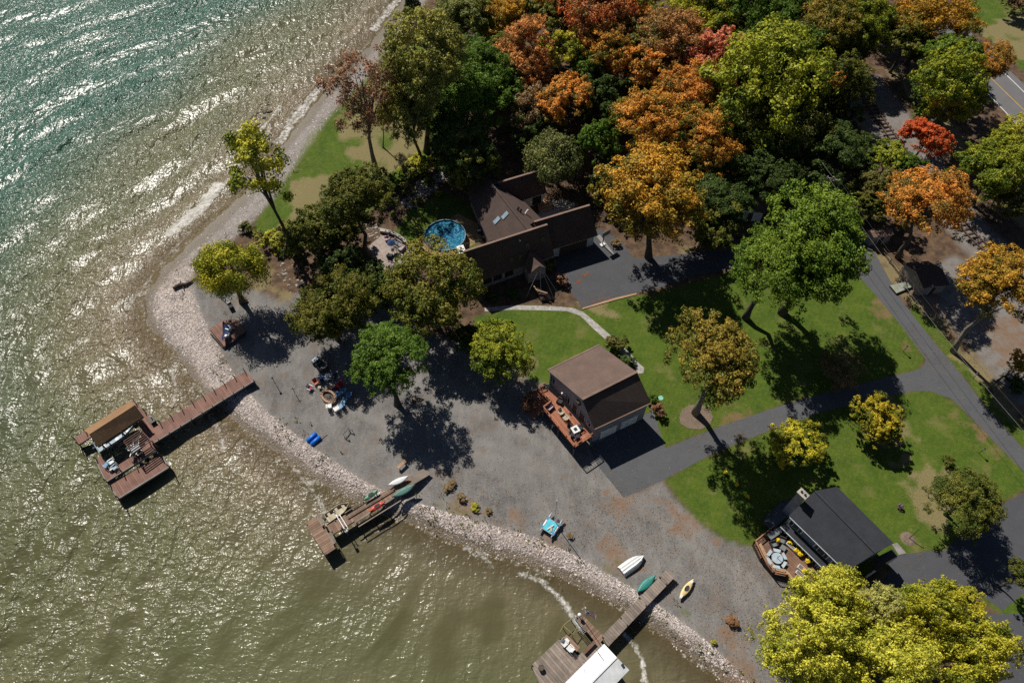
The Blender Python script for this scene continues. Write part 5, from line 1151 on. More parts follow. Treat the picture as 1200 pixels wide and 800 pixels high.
# playhouse, cabin, sheds
def small_gable(name, label, cat, ridge, front, back, zr, ze, wall, roof, door=None, doorf=.5, frame='white', inset=.2):
    r = [P(*x, zr) for x in ridge]; f = [P(*x, ze) for x in front]; b = [P(*x, ze) for x in back] if back else [mirror(r[i], f[i]) for i in (0, 1)]
    t = thing(name, label, cat, (*r[0].xy, 0)); q0, q1 = roof_body(t, [f[0], r[0], b[0]], [f[1], r[1], b[1]], wall, roof, inset=inset, th=.1)
    if door: panel(t, 'door', q0[0].xy, q1[0].xy, doorf, 1.0, .9, 1.9, door, frame=frame)
    return t, q0, q1
small_gable('playhouse', 'tiny pink-walled playhouse with grey roof behind the brown house', 'playhouse', [(699, 216), (704, 213.5)], [(702, 222), (707.5, 219.5)], None, 2.7, 2.1, 'playpink', 'grey', 'wood_dark')
t, q0, q1 = small_gable('cabin', 'small white-walled cabin with brown roof shaded under the trees', 'cabin', [(866, 226), (902, 231)], [(859, 244), (897, 250)], None, 4.4, 2.6, 'siding_white', 'shingle_house', 'wood_dark', .6, inset=.3)
panel(t, 'window', q0[0].xy, q1[0].xy, .25, 1.5, .9, .9, 'glass', frame='white')
small_gable('tool_shed', 'small flat tan-roofed shed beside the lane top', 'shed', [(1020.5, 272), (1046, 268.5)], [(1024, 278.5), (1048.5, 275)], None, 2.75, 2.35, 'siding_tan', surf('tan_roof', (.24, .155, .115), (.17, .11, .085), 3, .9), 'wood_dark')
t, q0, q1 = small_gable('garden_shed', 'larger taupe shed with dark gabled roof near the grey ramp', 'shed', [(1073.7, 317.5), (1104, 314.5)], [(1082.5, 337.5), (1113, 333.5)], None, 3.4, 2.3, 'siding_tan', 'shingle_dark_shade', 'wood_dark')
t = thing('boardwalk', 'pale grey-green wooden ramp between the lane and the larger shed', 'ramp', P(1056, 337)); q = pxy([(1043, 334.4), (1062.5, 329.8), (1070, 335.6), (1050.6, 343.5)], .4)
MB().boards(q, .4, .06, toward((1043, 334.4), (1050.6, 343.5)), .3).build('planks', surf('green_grey_deck', (.30, .32, .26), (.24, .255, .21), 2, .8, rnd=.12), t, True); MB().prism(q, -.05, .32).build('frame', 'wood_dark', t, True)
def fence(label, pts, h=1.1):
    t = thing('rail_fence', label, 'fence', P(*pts[0])); w3 = [P(*p) for p in pts]
    for i in range(len(w3) - 1):
        L = (w3[i + 1] - w3[i]).length; n = max(1, int(L / 2.2))
        for k in range(n + (i == len(w3) - 2)): p = w3[i].lerp(w3[i + 1], k / n); MB().bar((p.x, p.y, -.1), (p.x, p.y, h), .13).build('post', 'wood_post', t, True)
        for z in (.5, h - .1): MB().bar(w3[i] + Vector((0, 0, z)), w3[i + 1] + Vector((0, 0, z)), .06, .12).build('rail', 'wood_post', t, True)
fence('weathered rail fence from the small shed to the grey ramp', [(1017, 283), (1032, 295), (1042, 308), (1058, 330)])
# utility pole and wires
zt = 9.0; b = P(977, 207, zt); t = thing('utility_pole', 'grey utility pole with crossarm among the dark trees', 'utility pole', (b.x, b.y, 0))
MB().cyl((0, 0), .19, -.1, zt, 10, .12).build('pole', 'bark_pale', t); MB().bar((-.9, .35, zt - .5), (1.0, -.5, zt - .5), .14, .16).build('crossarm', 'bark_pale', t)
MB().cyl((.35, .35), .28, zt - 2.1, zt - 1.2, 12).build('transformer', 'grey', t)
for s in (-.8, 0.05, .9): MB().cyl((s, .35 - (s + .9) * .45), .06, zt - .42, zt - .2, 6).build('insulator', 'white', t)
b2 = P(1262, 566, 10); t2 = thing('power_line', 'thin overhead wires running above the shaded lane', 'wire', (b.x, b.y, 0))
for k, o in enumerate((-.8, .9)):
    pts = []; a = Vector((b.x + o, b.y - (o + .9) * .45 + .35, zt - .25)); c = Vector((b2.x + o, b2.y, 10))
    for i in range(17): f = i / 16; p = a.lerp(c, f); p.z -= 1.6 * 4 * f * (1 - f); pts.append(p)
    MB().tube(pts, .022, 4).build('wire', 'charcoal' if k else 'grey', t2, True)
pts = []; a = Vector((b.x, b.y, zt - .2)); c = P(930, 120, 10.5)
MB().tube([a.lerp(c, i / 8) - Vector((0, 0, 1.0 * 4 * (i / 8) * (1 - i / 8))) for i in range(9)], .02, 4).build('wire', 'grey', t2, True)
def lamp(label, px, h=1.3, name='yard_lamp'):
    t = thing(name, label, 'lamp', P(*px)); MB().cyl((0, 0), .045, 0, h, 8).build('pole', 'charcoal', t); MB().cyl((0, 0), .12, h, h + .25, 8, .16).build('lamp_head', 'white', t); MB().cyl((0, 0), .2, h + .25, h + .34, 8, .04).build('cap', 'charcoal', t)
lamp('white-headed yard lamp on the lawn tip by the lane fork', (1058, 412)); lamp('small yard lamp on the verge right of the lane', (1140, 443)); lamp('white yard lamp at the leafy edge of the lower lawn', (1147, 531)); lamp('white lamp post on the gravel between dock ramp and fire ring', (323, 450), 1.6); lamp('short lamp beside the copper shrub path', (655, 336), 1.0)
t = thing('signpost', 'thin post with a crossbar on the gravel left of the fire ring', 'post', P(346, 461)); MB().bar((0, 0, 0), (0, 0, 1.7), .07).build('post', 'wood_dark', t); MB().bar((-.35, 0, 1.35), (.35, .1, 1.35), .06).build('crossbar', 'wood_dark', t)
t = thing('septic_lid', 'mint green plastic lid in the lawn beside the gambrel garage', 'lid', P(774.3, 466.3)); MB().cyl((0, 0), .36, 0, .08, 18).build('lid', 'greenlid', t); MB().cyl((0, 0), .42, -.02, .04, 18).build('collar', 'concrete', t)
t = thing('tree_ring', 'small round mulch ring with a stake in the lower lawn', 'planting ring', P(1064, 631)); MB().cyl((0, 0), 1.05, -.02, .12, 16, .6).build('mulch', 'mulch', t); MB().bar((.1, 0, 0), (.5, .5, 2.4), .07).build('stem', 'bark', t)
# ---------------------------------------------------------------- fire ring and chairs
fc = (385.6, 465.6); t = thing('fire_pit', 'oval tan stone fire ring on the gravel among the chairs', 'fire pit', P(*fc), toward((377, 458), (394, 473))); m = MB(); mi = MB()
for k in range(16):
    a = 2 * PI * k / 16; m.box((1.25 * math.cos(a), .78 * math.sin(a), .2), (.5, .3, .4), a + PI / 2)
m.build('stones', 'fire_ring', t); MB().prism([(1.1 * math.cos(2 * PI * k / 16), .65 * math.sin(2 * PI * k / 16)) for k in range(16)], -.02, .06).build('ash', 'ash', t)
for a in (.3, 1.5, 2.4): MB().tube([(-.35 * math.cos(a), -.35 * math.sin(a), .1), (.35 * math.cos(a), .35 * math.sin(a), .16)], .08, 7).build('log', 'ash', t)
G_ = 'chairs round the fire ring'
for px, mt, m2, lb in (((364, 456), 'stripe', 'white', 'wine and white striped camp chair furthest left of the fire ring'), ((371, 449.5), 'orange', 'red', 'orange-red camp chair at the upper left of the fire ring'), ((378, 447), 'navy', 'chairblue', 'navy camp chair with light blue back above the fire ring'),
    ((385, 444.5), 'paleblue', 'white', 'pale grey camp chair at the top of the fire ring'), ((392, 443.5), 'wood_dark', 'navy', 'dark camp chair right of the pale grey one'), ((399.5, 452.5), 'red', 'red', 'plain red camp chair at the upper right of the fire ring'), ((394.5, 457), 'navy', 'red', 'navy and red camp chair close to the ring, below the plain red one')):
    c = camp_chair(lb, P(*px), toward(px, fc), mt, m2, G_)
for px, lb in (((402.5, 460), 'light blue garden chair right of the ring, topmost of the blue ones'), ((396.5, 463.5), 'light blue garden chair closest to the fire ring'), ((409, 464.5), 'light blue garden chair furthest right of the fire ring'), ((404, 470.8), 'light blue garden chair below the furthest right one'), ((401, 477), 'light blue garden chair, lowest of the blue ones')):
    adirondack(lb, P(*px), toward(px, fc), 'chairblue', group=G_)
adirondack('white garden chair below the fire ring, left of the two', P(386, 477.5), toward((386, 477), fc), 'white', group=G_); adirondack('white garden chair below the fire ring, right of the two', P(395, 480.5), toward((395, 480), fc), 'white', group=G_)
for px, mt, lb in (((375, 455), 'cream', 'small cream folding stool left of the fire ring'), ((388.2, 455.5), 'orange', 'small orange folding stool above the fire ring')):
    t = thing('folding_stool', lb, 'stool', P(*px)); MB().box((0, 0, .42), (.45, .4, .05)).build('seat', mt, t); m = MB()
    for s in (-1, 1): MB().bar((-.2, s * .17, 0), (.2, s * .17, .4), .03).build('leg', 'charcoal', t); MB().bar((.2, s * .17, 0), (-.2, s * .17, .4), .03).build('leg', 'charcoal', t)
# utility buggy
t = thing('utility_cart', 'grey utility buggy with open cargo bed parked above the chairs', 'buggy', P(375.5, 428.5), toward((378, 431), (371, 424)))
MB().box((0, 0, .45), (2.5, 1.25, .25)).build('chassis', 'charcoal', t); m = MB(); m.box((-.8, 0, .68), (1.0, 1.2, .06)); [m.box((-.8, s * .58, .82), (1.0, .05, .3)) for s in (-1, 1)]; m.box((-1.28, 0, .82), (.05, 1.2, .3)); m.build('cargo_bed', 'grey', t)
MB().box((0, 0, .75), (.5, 1.1, .3)).build('seat', 'charcoal', t); MB().box((-.22, 0, 1.05), (.12, 1.1, .45)).build('backrest', 'charcoal', t); MB().box((.95, 0, .72), (.6, 1.15, .3)).build('hood', 'paleblue', t)
m = MB(); [m.bar((.6, s * .55, .8), (.35, s * .5, 1.8), .05) for s in (-1, 1)]; [m.bar((-.3, s * .55, .8), (-.3, s * .5, 1.8), .05) for s in (-1, 1)]; [m.bar((.35, s * .5, 1.8), (-.3, s * .5, 1.8), .05) for s in (-1, 1)]; m.bar((.35, -.5, 1.8), (.35, .5, 1.8), .05); m.build('roll_cage', 'charcoal', t)
MB().tube([(.45, .3 + .17 * math.cos(k * PI / 5), 1.05 + .17 * math.sin(k * PI / 5)) for k in range(11)], .02, 4).build('steering_wheel', 'black', t)
for x in (-.85, .85):
    for s in (-1, 1): MB().tube([(x, s * .5, .3), (x, s * .72, .3)], .3, 14).build('wheel', 'black', t)
# ---------------------------------------------------------------- boats
def hull(L, W_, Hh, n=17, kind='kayak', mm=9, point=1.0, flat=.0):
    """closed deck-up hull centred at origin, bottom at z=0"""
    m = MB(); v = []; f = []
    for i in range(n):
        u = -1 + 2 * i / (n - 1); wd = W_ / 2 * max(.02, (1 - abs(u) ** (2.2 * point))); sheer = .18 * Hh * abs(u) ** 2.5
        for k in range(mm * 2):
            a = PI * k / mm; cy, cz = math.cos(a), math.sin(a)
            z = Hh * .55 + (Hh * .45 * cz if cz > 0 else Hh * .55 * cz * (1 - abs(u) ** 4 * .5)) + sheer; v.append((u * L / 2, wd * cy, z))
    K = mm * 2
    for i in range(n - 1):
        for k in range(K): f.append((i * K + k, i * K + (k + 1) % K, (i + 1) * K + (k + 1) % K, (i + 1) * K + k))
    f.append(tuple(range(K))); f.append(tuple((n - 1) * K + k for k in range(K))[::-1]); return m.add(v, f)
def kayak(label, a, b, z, W_, mat, name='kayak', extra=None, Hh=.34, cat='kayak', cockpit=True, tilt=0, group=None):
    c, L, rz = ends(a, b, z + .2); c.z = z; t = thing(name, label, cat, c, rz, group); hull(L, W_, Hh).build('hull', mat, t, smooth=True)
    if cockpit:
        m = MB(); n = 18; m.tube([(.05 + .42 * math.cos(2 * PI * k / n), W_ * .27 * math.sin(2 * PI * k / n), Hh * 1.0) for k in range(n + 1)], .03, 5, False); m.build('coaming', 'black', t)
        MB().prism([(.05 + .4 * math.cos(2 * PI * k / n), W_ * .25 * math.sin(2 * PI * k / n)) for k in range(n)], Hh * .98, Hh * 1.01).build('cockpit', 'charcoal', t)
    else:
        MB().tube([(-L * .46, 0, Hh * 1.1), (-L * .2, 0, Hh * 1.015), (L * .2, 0, Hh * 1.015), (L * .46, 0, Hh * 1.1)], .03, 5).build('keel', mat, t)
    if extra: MB().box((-L * .38, 0, Hh * .96), (.5, W_ * .35, .1)).build('hatch', extra, t); MB().box((L * .34, 0, Hh * .96), (.4, W_ * .35, .1)).build('hatch', extra, t)
    t.rotation_euler.x = tilt; return t
K2 = 'kayaks and canoes racked on the dock'
kayak('white canoe racked on the landward left side of the short dock', (454.4, 569), (479, 558), 1.35, .85, 'white', 'canoe', cockpit=False, cat='canoe', group=K2)
kayak('small green kayak racked on the left side of the short dock', (426, 586), (443, 574), 1.35, .75, 'green_k', group=K2)
kayak('large grey-green canoe racked on the right side of the short dock', (459.5, 582.5), (486.5, 568), 1.35, 1.0, 'teal_grey', 'canoe', cockpit=False, cat='canoe', Hh=.42, group=K2)
kayak('red kayak with orange ends racked on the right side of the short dock', (432, 599), (451.5, 587.5), 1.3, .78, 'red', extra='orange', group=K2)
kayak('dark teal canoe lying on the weeds beside the long grey dock', (746.5, 694), (768, 674), 0.0, 1.05, 'teal', 'canoe', cockpit=False, cat='canoe', Hh=.42)
kayak('pale yellow kayak lying on the gravel right of the long grey dock', (796, 701.5), (813, 678), 0.0, .86, 'kyellow', extra='white')
# upturned aluminium / white boat
c, L, rz = ends((728.5, 669.5), (754.5, 650.5), .3); c.z = 0; t = thing('upturned_rowboat', 'upturned white rowboat with ribbed bottom lying at the edge of the gravel', 'rowboat', c, rz)
m = MB(); v = []; f = []; n = 14; K = 11
for i in range(n):
    u = i / (n - 1); wd = .78 * (1 if u < .5 else max(.06, 1 - ((u - .5) / .5) ** 2.3)); hh = .52 * (1 - .25 * max(0, (u - .6) / .4) ** 2)
    for k in range(K):
        a = PI * k / (K - 1); cx_ = math.cos(a); sz_ = min(1, math.sin(a) * 1.35); v.append((-L / 2 + u * L, wd * cx_ * (1 - .12 * sz_), hh * sz_ + (.05 if k in (3, 5, 7) else 0)))
for i in range(n - 1):
    for k in range(K - 1): f.append((i * K + k, i * K + k + 1, (i + 1) * K + k + 1, (i + 1) * K + k))
f.append(tuple(range(K))); m.add(v, f).build('hull', 'white', t)
for y in (-.42, 0, .42): MB().bar((-L / 2 + .1, y, .58 - abs(y) * .12), (L * .32, y * .75, .55 - abs(y) * .12), .06, .05).build('strake', 'metal_roof', t)
for s in (-1, 1): MB().tube([(-L / 2, s * .78, .04), (0, s * .79, .04), (L * .3, s * .55, .04), (L / 2, s * .05, .04)], .035, 5).build('gunwale', 'steel', t)
# inflatable blue float
c, L, rz = ends((362, 519), (373, 509), .2); c.z = -.25; t = thing('inflatable_raft', 'bright blue two-tube inflatable raft on the stony beach', 'raft', c, rz)
for s in (-1, 1): MB().tube([(-L * .5, s * .42, .35), (-L * .44, s * .42, .36), (L * .44, s * .42, .36), (L * .5, s * .42, .35)], [.15, .33, .33, .15], 14).build('tube', 'blue', t, smooth=True)
MB().box((0, 0, .3), (L * .7, .3, .08)).build('floor', 'blue', t)
m = MB(); m.tube([P(357, 510, .0), P(352, 520, -.1), P(350, 528, -.3)], .05, 5); tag(m.build('driftwood_pole', 'wood_tan'), 'pale driftwood pole lying left of the blue raft', 'driftwood')
tag(MB().tube([P(374, 514, .1), P(382, 506, .15)], .05, 5).build('driftwood_pole', 'wood_tan'), 'pale driftwood pole lying right of the blue raft', 'driftwood')
# catamaran
h1a, h1b = P(647.8, 599, .45), P(632, 622, .45); h2a, h2b = P(660, 607.5, .45), P(645, 632, .45)
mid = (h1a + h1b + h2a + h2b) / 4; d = ((h1a - h1b) + (h2a - h2b)).normalized(); rz = math.atan2(d.y, d.x); L = ((h1a - h1b).length + (h2a - h2b).length) / 2
t = thing('catamaran', 'beached catamaran with white hulls, turquoise trampoline and tall mast', 'catamaran', (mid.x, mid.y, 0), rz); side = abs((h1a - h2a).dot(Vector((-d.y, d.x, 0)))) / 2
for s in (-1, 1):
    hu = hull(L, .36, .55, point=.8).build('hull', 'white', t, smooth=True); hu.location = (0, s * side, 0)
    for x in (-.9, .55): MB().box((x, s * side, .57), (.45, .34, .05)).build('hull_pad', 'cyan_dark', t)
MB().box((-.25, 0, .62), (L * .5, side * 2 - .25, .03)).build('trampoline', 'cyan', t)
for x in (-L * .25 - .25, L * .25 - .25): MB().bar((x, -side, .6), (x, side, .6), .1, .08).build('crossbeam', 'steel', t)
MB().tube([(L * .22, 0, .6), (L * .20, 0, 8.0)], .055, 8).build('mast', 'white', t); m = MB(); m.tube([(L * .5, 0, .6), (L * .2, 0, 7.2)], .012, 4); [m.tube([(-.1, s * side, .6), (L * .2, 0, 7.2)], .012, 4) for s in (-1, 1)]; m.build('rigging', 'steel', t)
MB().bar((-.9, .15, .72), (.1, -.3, .76), .12, .1).build('boom', 'white', t); MB().box((-.5, -.25, .7), (.8, .3, .1), .5).build('rolled_sail', 'cream', t)
MB().cyl((L * .28, -side * .6), .22, .55, .68, 10).build('fender', 'charcoal', t)
def jonboat(label, a, b, z, W_, mat, seat, name='motorboat', motor=True):
    c, L, rz = ends(a, b, z + .4); c.z = z; t = thing(name, label, 'boat', c, rz); m = MB(); v = []; f = []; n = 12
    for i in range(n):
        u = i / (n - 1); w2 = W_ / 2 * (1 if u < .55 else max(.12, 1 - ((u - .55) / .45) ** 2)); dz = .12 * max(0, (u - .5) / .5) ** 2
        for y, zz in ((-w2, .55 + dz), (-w2 * .8, 0 + dz), (w2 * .8, dz), (w2, .55 + dz), (w2 - .07, .55 + dz), (w2 * .75, .08 + dz), (-w2 * .75, .08 + dz), (-w2 + .07, .55 + dz)): v.append((-L / 2 + u * L, y, zz))
    for i in range(n - 1):
        for k in range(8): f.append((i * 8 + k, i * 8 + (k + 1) % 8, (i + 1) * 8 + (k + 1) % 8, (i + 1) * 8 + k))
    f.append(tuple(range(8))); f.append(tuple((n - 1) * 8 + k for k in range(8))[::-1]); m.add(v, f).build('hull', mat, t)
    MB().box((-L / 2 + .03, 0, .3), (.06, W_ * .82, .5)).build('transom', mat, t)
    for x in (-.34, -.02, .26): MB().box((x * L, 0, .38), (.38, W_ * .86 * (1 if x < .2 else .75), .06)).build('bench', seat, t)
    if motor: MB().box((-L / 2 - .18, 0, .65), (.34, .3, .42)).build('outboard_motor', 'charcoal', t)
    return t

# ---------------------------------------------------------------- docks
def dock_piece(t, poly, z, ang, mat, bw=.3, th=.07, frame='wood_dark', fh=.28):
    MB().boards(poly, z, th, ang, bw, .025).build('decking', mat, t, True); MB().prism([tuple(p) for p in poly], z - fh, z - th - .01).build('frame', frame, t, True)
def piles(t, pts, ztop, r=.09, zb=-2.4, mat='wood_post', name='post'):
    for p in pts: MB().cyl((p[0], p[1]), r, zb, ztop, 8).build(name, mat, t, True)
# dock 1: long brown walkway with boathouse
z1 = .9; d1 = thing('boathouse_dock', 'brown composite dock with walkway, slip and stepped platforms out in the lake', 'dock', P(180, 510, z1 - 1.7))
aw = toward((180, 512), (293, 440), z1); ap = aw + PI / 2
dock_piece(d1, pxy([(287.5, 434.5), (299, 445.5), (182, 518), (172, 505.5)], z1), z1, ap, 'deck_brown')
dock_piece(d1, pxy([(158, 470.5), (193, 504.5), (181.5, 518), (148, 478)], z1 - .004), z1 - .004, ap, 'deck_brown')
dock_piece(d1, pxy([(157, 471), (162, 477.5), (92.5, 520.5), (87, 513)], z1 - .012), z1 - .012, ap, 'deck_brown')
z2 = z1 - .02
dock_piece(d1, pxy([(112.5, 537), (117.5, 533.5), (129, 551), (124.8, 564)], z2), z2, ap, 'deck_brown'); dock_piece(d1, pxy([(124.8, 564), (129, 550.5), (152, 536), (176, 517.5), (183, 527.5)], z2 - .006), z2 - .006, ap, 'deck_brown')
dock_piece(d1, pxy([(163, 507), (176, 497), (184, 517), (172, 523)], z2 - .012), z2 - .012, ap, 'deck_brown')
z3 = .45; op = pxy([(127.4, 567), (138.8, 584.4), (199, 546.8), (188.5, 533)], z3); dock_piece(d1, op, z3, ap, 'deck_brown')
m = MB(); 
for i in (0, 1, 2): a, b = op[i], op[i + 1]; m.bar((*a, z3 - .02), (*b, z3 - .02), .16, .3)
e = pxy([(299, 445.5), (182, 518)], z1); m.bar((*e[0], z1 - .04), (*e[1], z1 - .04), .12, .26); e = pxy([(112, 537.5), (124.5, 564.5), (183.5, 528)], z2); m.bar((*e[0], z2 - .04), (*e[1], z2 - .04), .14, .26); m.bar((*e[1], z2 - .04), (*e[2], z2 - .04), .14, .26)
m.build('edge_trim', 'concrete', d1, True)
for k in range(10):
    f = k / 9; p = Vector(P2(287, 435.5, z1)).lerp(Vector(P2(175, 504, z1)), f); MB().bar((p.x, p.y, -2.4), (p.x, p.y, z1 + 1.05), .09).build('post', 'black', d1, True)
    p = Vector(P2(297.5, 446, z1)).lerp(Vector(P2(186, 515.5, z1)), f); MB().bar((p.x, p.y, -2.4), (p.x, p.y, z1 + .35), .09).build('post', 'black', d1, True)
for q in ((159, 472), (170, 482), (180, 492.5), (87, 514), (92, 520.5), (101, 506), (113, 538), (124.5, 563.5), (139, 583.5), (198, 546.5), (143, 553), (158, 544), (127.8, 567), (188, 533.5), (170, 534)): p = P2(*q, z1); MB().bar((*p, -2.6), (*p, z1 + .95), .1).build('post', 'black', d1, True)
for q, nm in (((179.5, 493.5), 'dock_box'),):
    p = P(*q, z1); MB().box((p.x, p.y, z1 + .3), (.7, 1.1, .55), aw).build('storage_box', 'black', d1, True)
bh = thing('boathouse_roof', 'cedar-shingled boathouse canopy over the slip of the brown dock', 'boathouse', (*P2(136, 495, 0), z1))
rf = [P(98.3, 504, 3.35), P(152.5, 469.3, 3.35)]; rr_ = [P(104.7, 508.6, 4.6), P(158.2, 474.3, 4.6)]; rb = [P(114.3, 523.3, 3.2), P(168, 487.6, 3.2)]
MB().slab([rf[0], rr_[0], rr_[1], rf[1]], .12).build('roof', 'cedar', bh, True); MB().slab([rb[0], rr_[0], rr_[1], rb[1]], .121).build('roof', 'cedar', bh, True)
for a, b in ((rf[0], rf[1]), (rb[0], rb[1])): 
    for f in (.08, .5, .92): p = a.lerp(b, f); p2 = p + (rr_[0] - rf[0]) * (.15 if a is rf[0] else 0); MB().bar((p2.x, p2.y, -2.4 if a is rb[0] else z1), (p2.x, p2.y, 3.2), .15).build('post', 'wood_post', bh, True)
MB().bar(rb[0] - Vector((0, 0, .2)), rb[1] - Vector((0, 0, .2)), .1, .2).build('beam', 'wood_dark', bh, True)
jonboat('pale blue-white motorboat in the slip, half hidden under the cedar canopy', (113, 525), (158, 496), -.1, 1.9, 'paleblue', 'white')
t = thing('boat_lift', 'dark steel boat-lift frame around the boat under the cedar canopy', 'boat lift', (*P2(140, 505, 0), .2)); m = MB()
for q in ((127, 518), (131, 522), (146, 505), (151, 508)): p = P2(*q, .8); m.bar((*p, -1.8), (*p, 1.3), .1)
m.bar(P(124, 520, .9), P(150, 502, .9), .12); m.bar(P(129, 524, .9), P(155, 506, .9), .12); m.bar(P(127, 518, 1.2), P(131, 523, 1.2), .1); m.build('frame', 'steel', t, True); MB().box((*P2(160, 500, .9), 1.1), (.5, .4, .4), aw).build('winch', 'charcoal', t, True)
pg = thing('pergola', 'open dark slatted pergola over the seating on the brown dock', 'pergola', (*P2(160, 517, 0), z1)); zc_ = 3.0; pq = [P(145, 517, zc_), P(165, 503.8, zc_), P(177, 516, zc_), P(155.5, 531, zc_)]
for k in range(8): f = k / 7; a, b = pq[0].lerp(pq[3], f), pq[1].lerp(pq[2], f); MB().bar(a, b, .07, .16).build('slat', surf('pergola_wood', (.20, .12, .10), None, 2, .8) if k == 0 else bpy.data.materials['pergola_wood'], pg, True)
for a, b in ((pq[0], pq[3]), (pq[1], pq[2])): MB().bar(a - Vector((0, 0, .16)), b - Vector((0, 0, .16)), .1, .16).build('beam', bpy.data.materials['pergola_wood'], pg, True)
for p in pq: MB().bar((p.x, p.y, z1 - .1), (p.x, p.y, zc_ - .1), .12).build('post', bpy.data.materials['pergola_wood'], pg, True)
square_table('light grey dining table on the brown dock beside the pergola', P(161, 528, z1), 1.3, .74, 'paleblue', aw, None, 'grey', .9)
for px, lb in (((155.5, 527), 'left'), ((161.5, 521), 'upper'), ((165, 531.5), 'lower right'), ((158.5, 534.5), 'lower left')): camp_chair('white mesh chair at the %s side of the dock dining table' % lb, P(*px, z1), toward(px, (161, 528)), 'charcoal', 'white')
adirondack('light blue dock chair at the far left corner of the brown dock', P(126.5, 546, z1), toward((127, 546), (118, 540)), 'chairblue'); adirondack('white dock chair right of the light blue one at the slip corner', P(132, 542, z1), toward((132, 543), (125, 548)), 'white')
adirondack('grey dock chair by the lower rail of the brown dock', P(136, 548.5, z1), toward((136, 548), (128, 555)), 'paleblue'); square_table('small white side table between the dock chairs at the slip corner', P(131.5, 550, z1), .5, .45, 'white', aw)
# small brick-coloured deck with hammock on the beach point
zt_ = .45; dp = thing('beach_deck', 'small rose-brown square deck on the point in the willow shade', 'deck', P(266, 388)); q = pxy([(245, 385), (262.5, 405.5), (288, 388), (276, 374), (262, 375)], zt_); dock_piece(dp, q, zt_, toward((245, 385), (262, 405)), 'deck_brown', fh=.5)
m = MB(); m.bar((*P2(247, 391, .3), .3), (*P2(262, 407, .3), .3), .2, .3); m.bar((*P2(262, 407, .3), .3), (*P2(287, 391, .3), .3), .2, .3); m.build('step', 'wood_dark', dp, True)
a, b = P(264, 380, zt_), P(263, 403, zt_); t = thing('hammock', 'navy hammock in a curved stand across the small beach deck', 'hammock', (*((a + b) / 2).xy, zt_)); L = (b - a).length; t.rotation_euler.z = math.atan2((b - a).y, (b - a).x)
m = MB(); v = []; n = 9
for i in range(n):
    u = -1 + 2 * i / (n - 1); w2 = .45 * (1 - abs(u) ** 3) + .05
    for j in range(5): y = -1 + 2 * j / 4; v.append((u * L * .46, y * w2 + .35 * (1 - u * u), .35 + .55 * u * u + .18 * y * y))
m.add(v, [(i * 5 + j, i * 5 + j + 1, (i + 1) * 5 + j + 1, (i + 1) * 5 + j) for i in range(n - 1) for j in range(4)]).build('cloth', 'navy', t); MB().tube([(-L * .5, 0, 1.0), (-L * .38, .25, .12), (0, .35, .04), (L * .38, .25, .12), (L * .5, 0, 1.0)], .05, 6).build('stand', 'steel', t)
wicker('white cushioned chair on the small beach deck right of the hammock', (269, 386), zt_, R(160), 'white', 'charcoal', .8); wicker('small pale chair by the front corner of the beach deck', (267, 395), zt_, R(170), 'grey', 'white', .7)
t = thing('lounge_chair', 'grey mesh reclining lounger on gravel above the small beach deck', 'lounger', P(265, 352), toward((260, 347), (271, 358))); MB().slab([(-.9, -.33, .55), (-.1, -.33, .32), (-.1, .33, .32), (-.9, .33, .55)], .05).build('backrest', 'grey', t); MB().slab([(-.1, -.33, .32), (1.0, -.33, .32), (1.0, .33, .32), (-.1, .33, .32)], .05).build('seat', 'grey', t)
for x in (-.6, .8):
    for s in (-1, 1): MB().bar((x, s * .33, 0), (x, s * .33, .35), .05).build('leg', 'charcoal', t)
wicker('dark garden chair at the foot of the grey lounger', (271.5, 361), 0, R(120), 'charcoal', 'charcoal', .7)
t = thing('pink_boulder', 'pinkish boulder at the foot of the beach willow', 'boulder', P(287, 353)); MB().ball((0, 0, .3), .5, .38, .42, 10, 7, .12, 5).build('rock', surf('pink_rock', (.38, .26, .22), (.28, .20, .17), 4, .9, .4, .03), t)
t = thing('driftwood_log', 'dark driftwood log with branch stubs on the stones of the point', 'driftwood', P(211, 335)); MB().tube([P(203, 338, .1), P(210, 334, .25), P(218, 333, .3), P(226, 329, .2)], [.28, .3, .25, .12], 8).build('log', 'wood_dark', t, True); MB().tube([P(214, 334, .2), P(216, 341, .1)], [.12, .05], 6).build('branch', 'wood_dark', t, True); MB().tube([P(211, 334, .25), P(212, 328, .7)], [.12, .05], 6).build('branch', 'wood_dark', t, True)
# low black frame and log bench on the gravel
t = thing('iron_frame', 'black bracket-shaped iron rack on the gravel above the blue raft', 'rack', P(407, 506)); m = MB(); m.bar(P(402, 509, .4), P(408, 502, .4), .1, .1); m.bar(P(408, 502, .4), P(413, 504.5, .4), .1, .1); m.bar(P(402, 509, .4), P(407.5, 512, .4), .1, .1)
for q in ((402, 509), (408, 502), (413, 504.5), (407.5, 512)): p = P2(*q, .2); m.bar((*p, 0), (*p, .42), .08)
m.build('frame', 'black', t, True)
t = thing('plank_bench', 'short tan plank bench on the gravel above the canoe dock', 'bench', P(471, 544)); MB().bar(P(466, 548, .42), P(475, 539.5, .42), .45, .08).build('seat', 'wood_tan', t, True)
for q in ((467, 547.5), (474, 541)): p = P2(*q, .2); MB().bar((*p, 0), (*p, .38), .3, .1).build('leg', 'wood_dark', t, True)
t = thing('cut_branches', 'heap of dark cut branches in the tree shade on the gravel', 'branches', P(489, 467)); rn = random.Random(8)
m = MB(); [m.tube([P(489 + rn.uniform(-8, 8), 467 + rn.uniform(-6, 6), .1), P(489 + rn.uniform(-8, 8), 467 + rn.uniform(-6, 6), .5)], [.07, .02], 5) for _ in range(16)]; m.build('twigs', 'wood_dark', t, True)
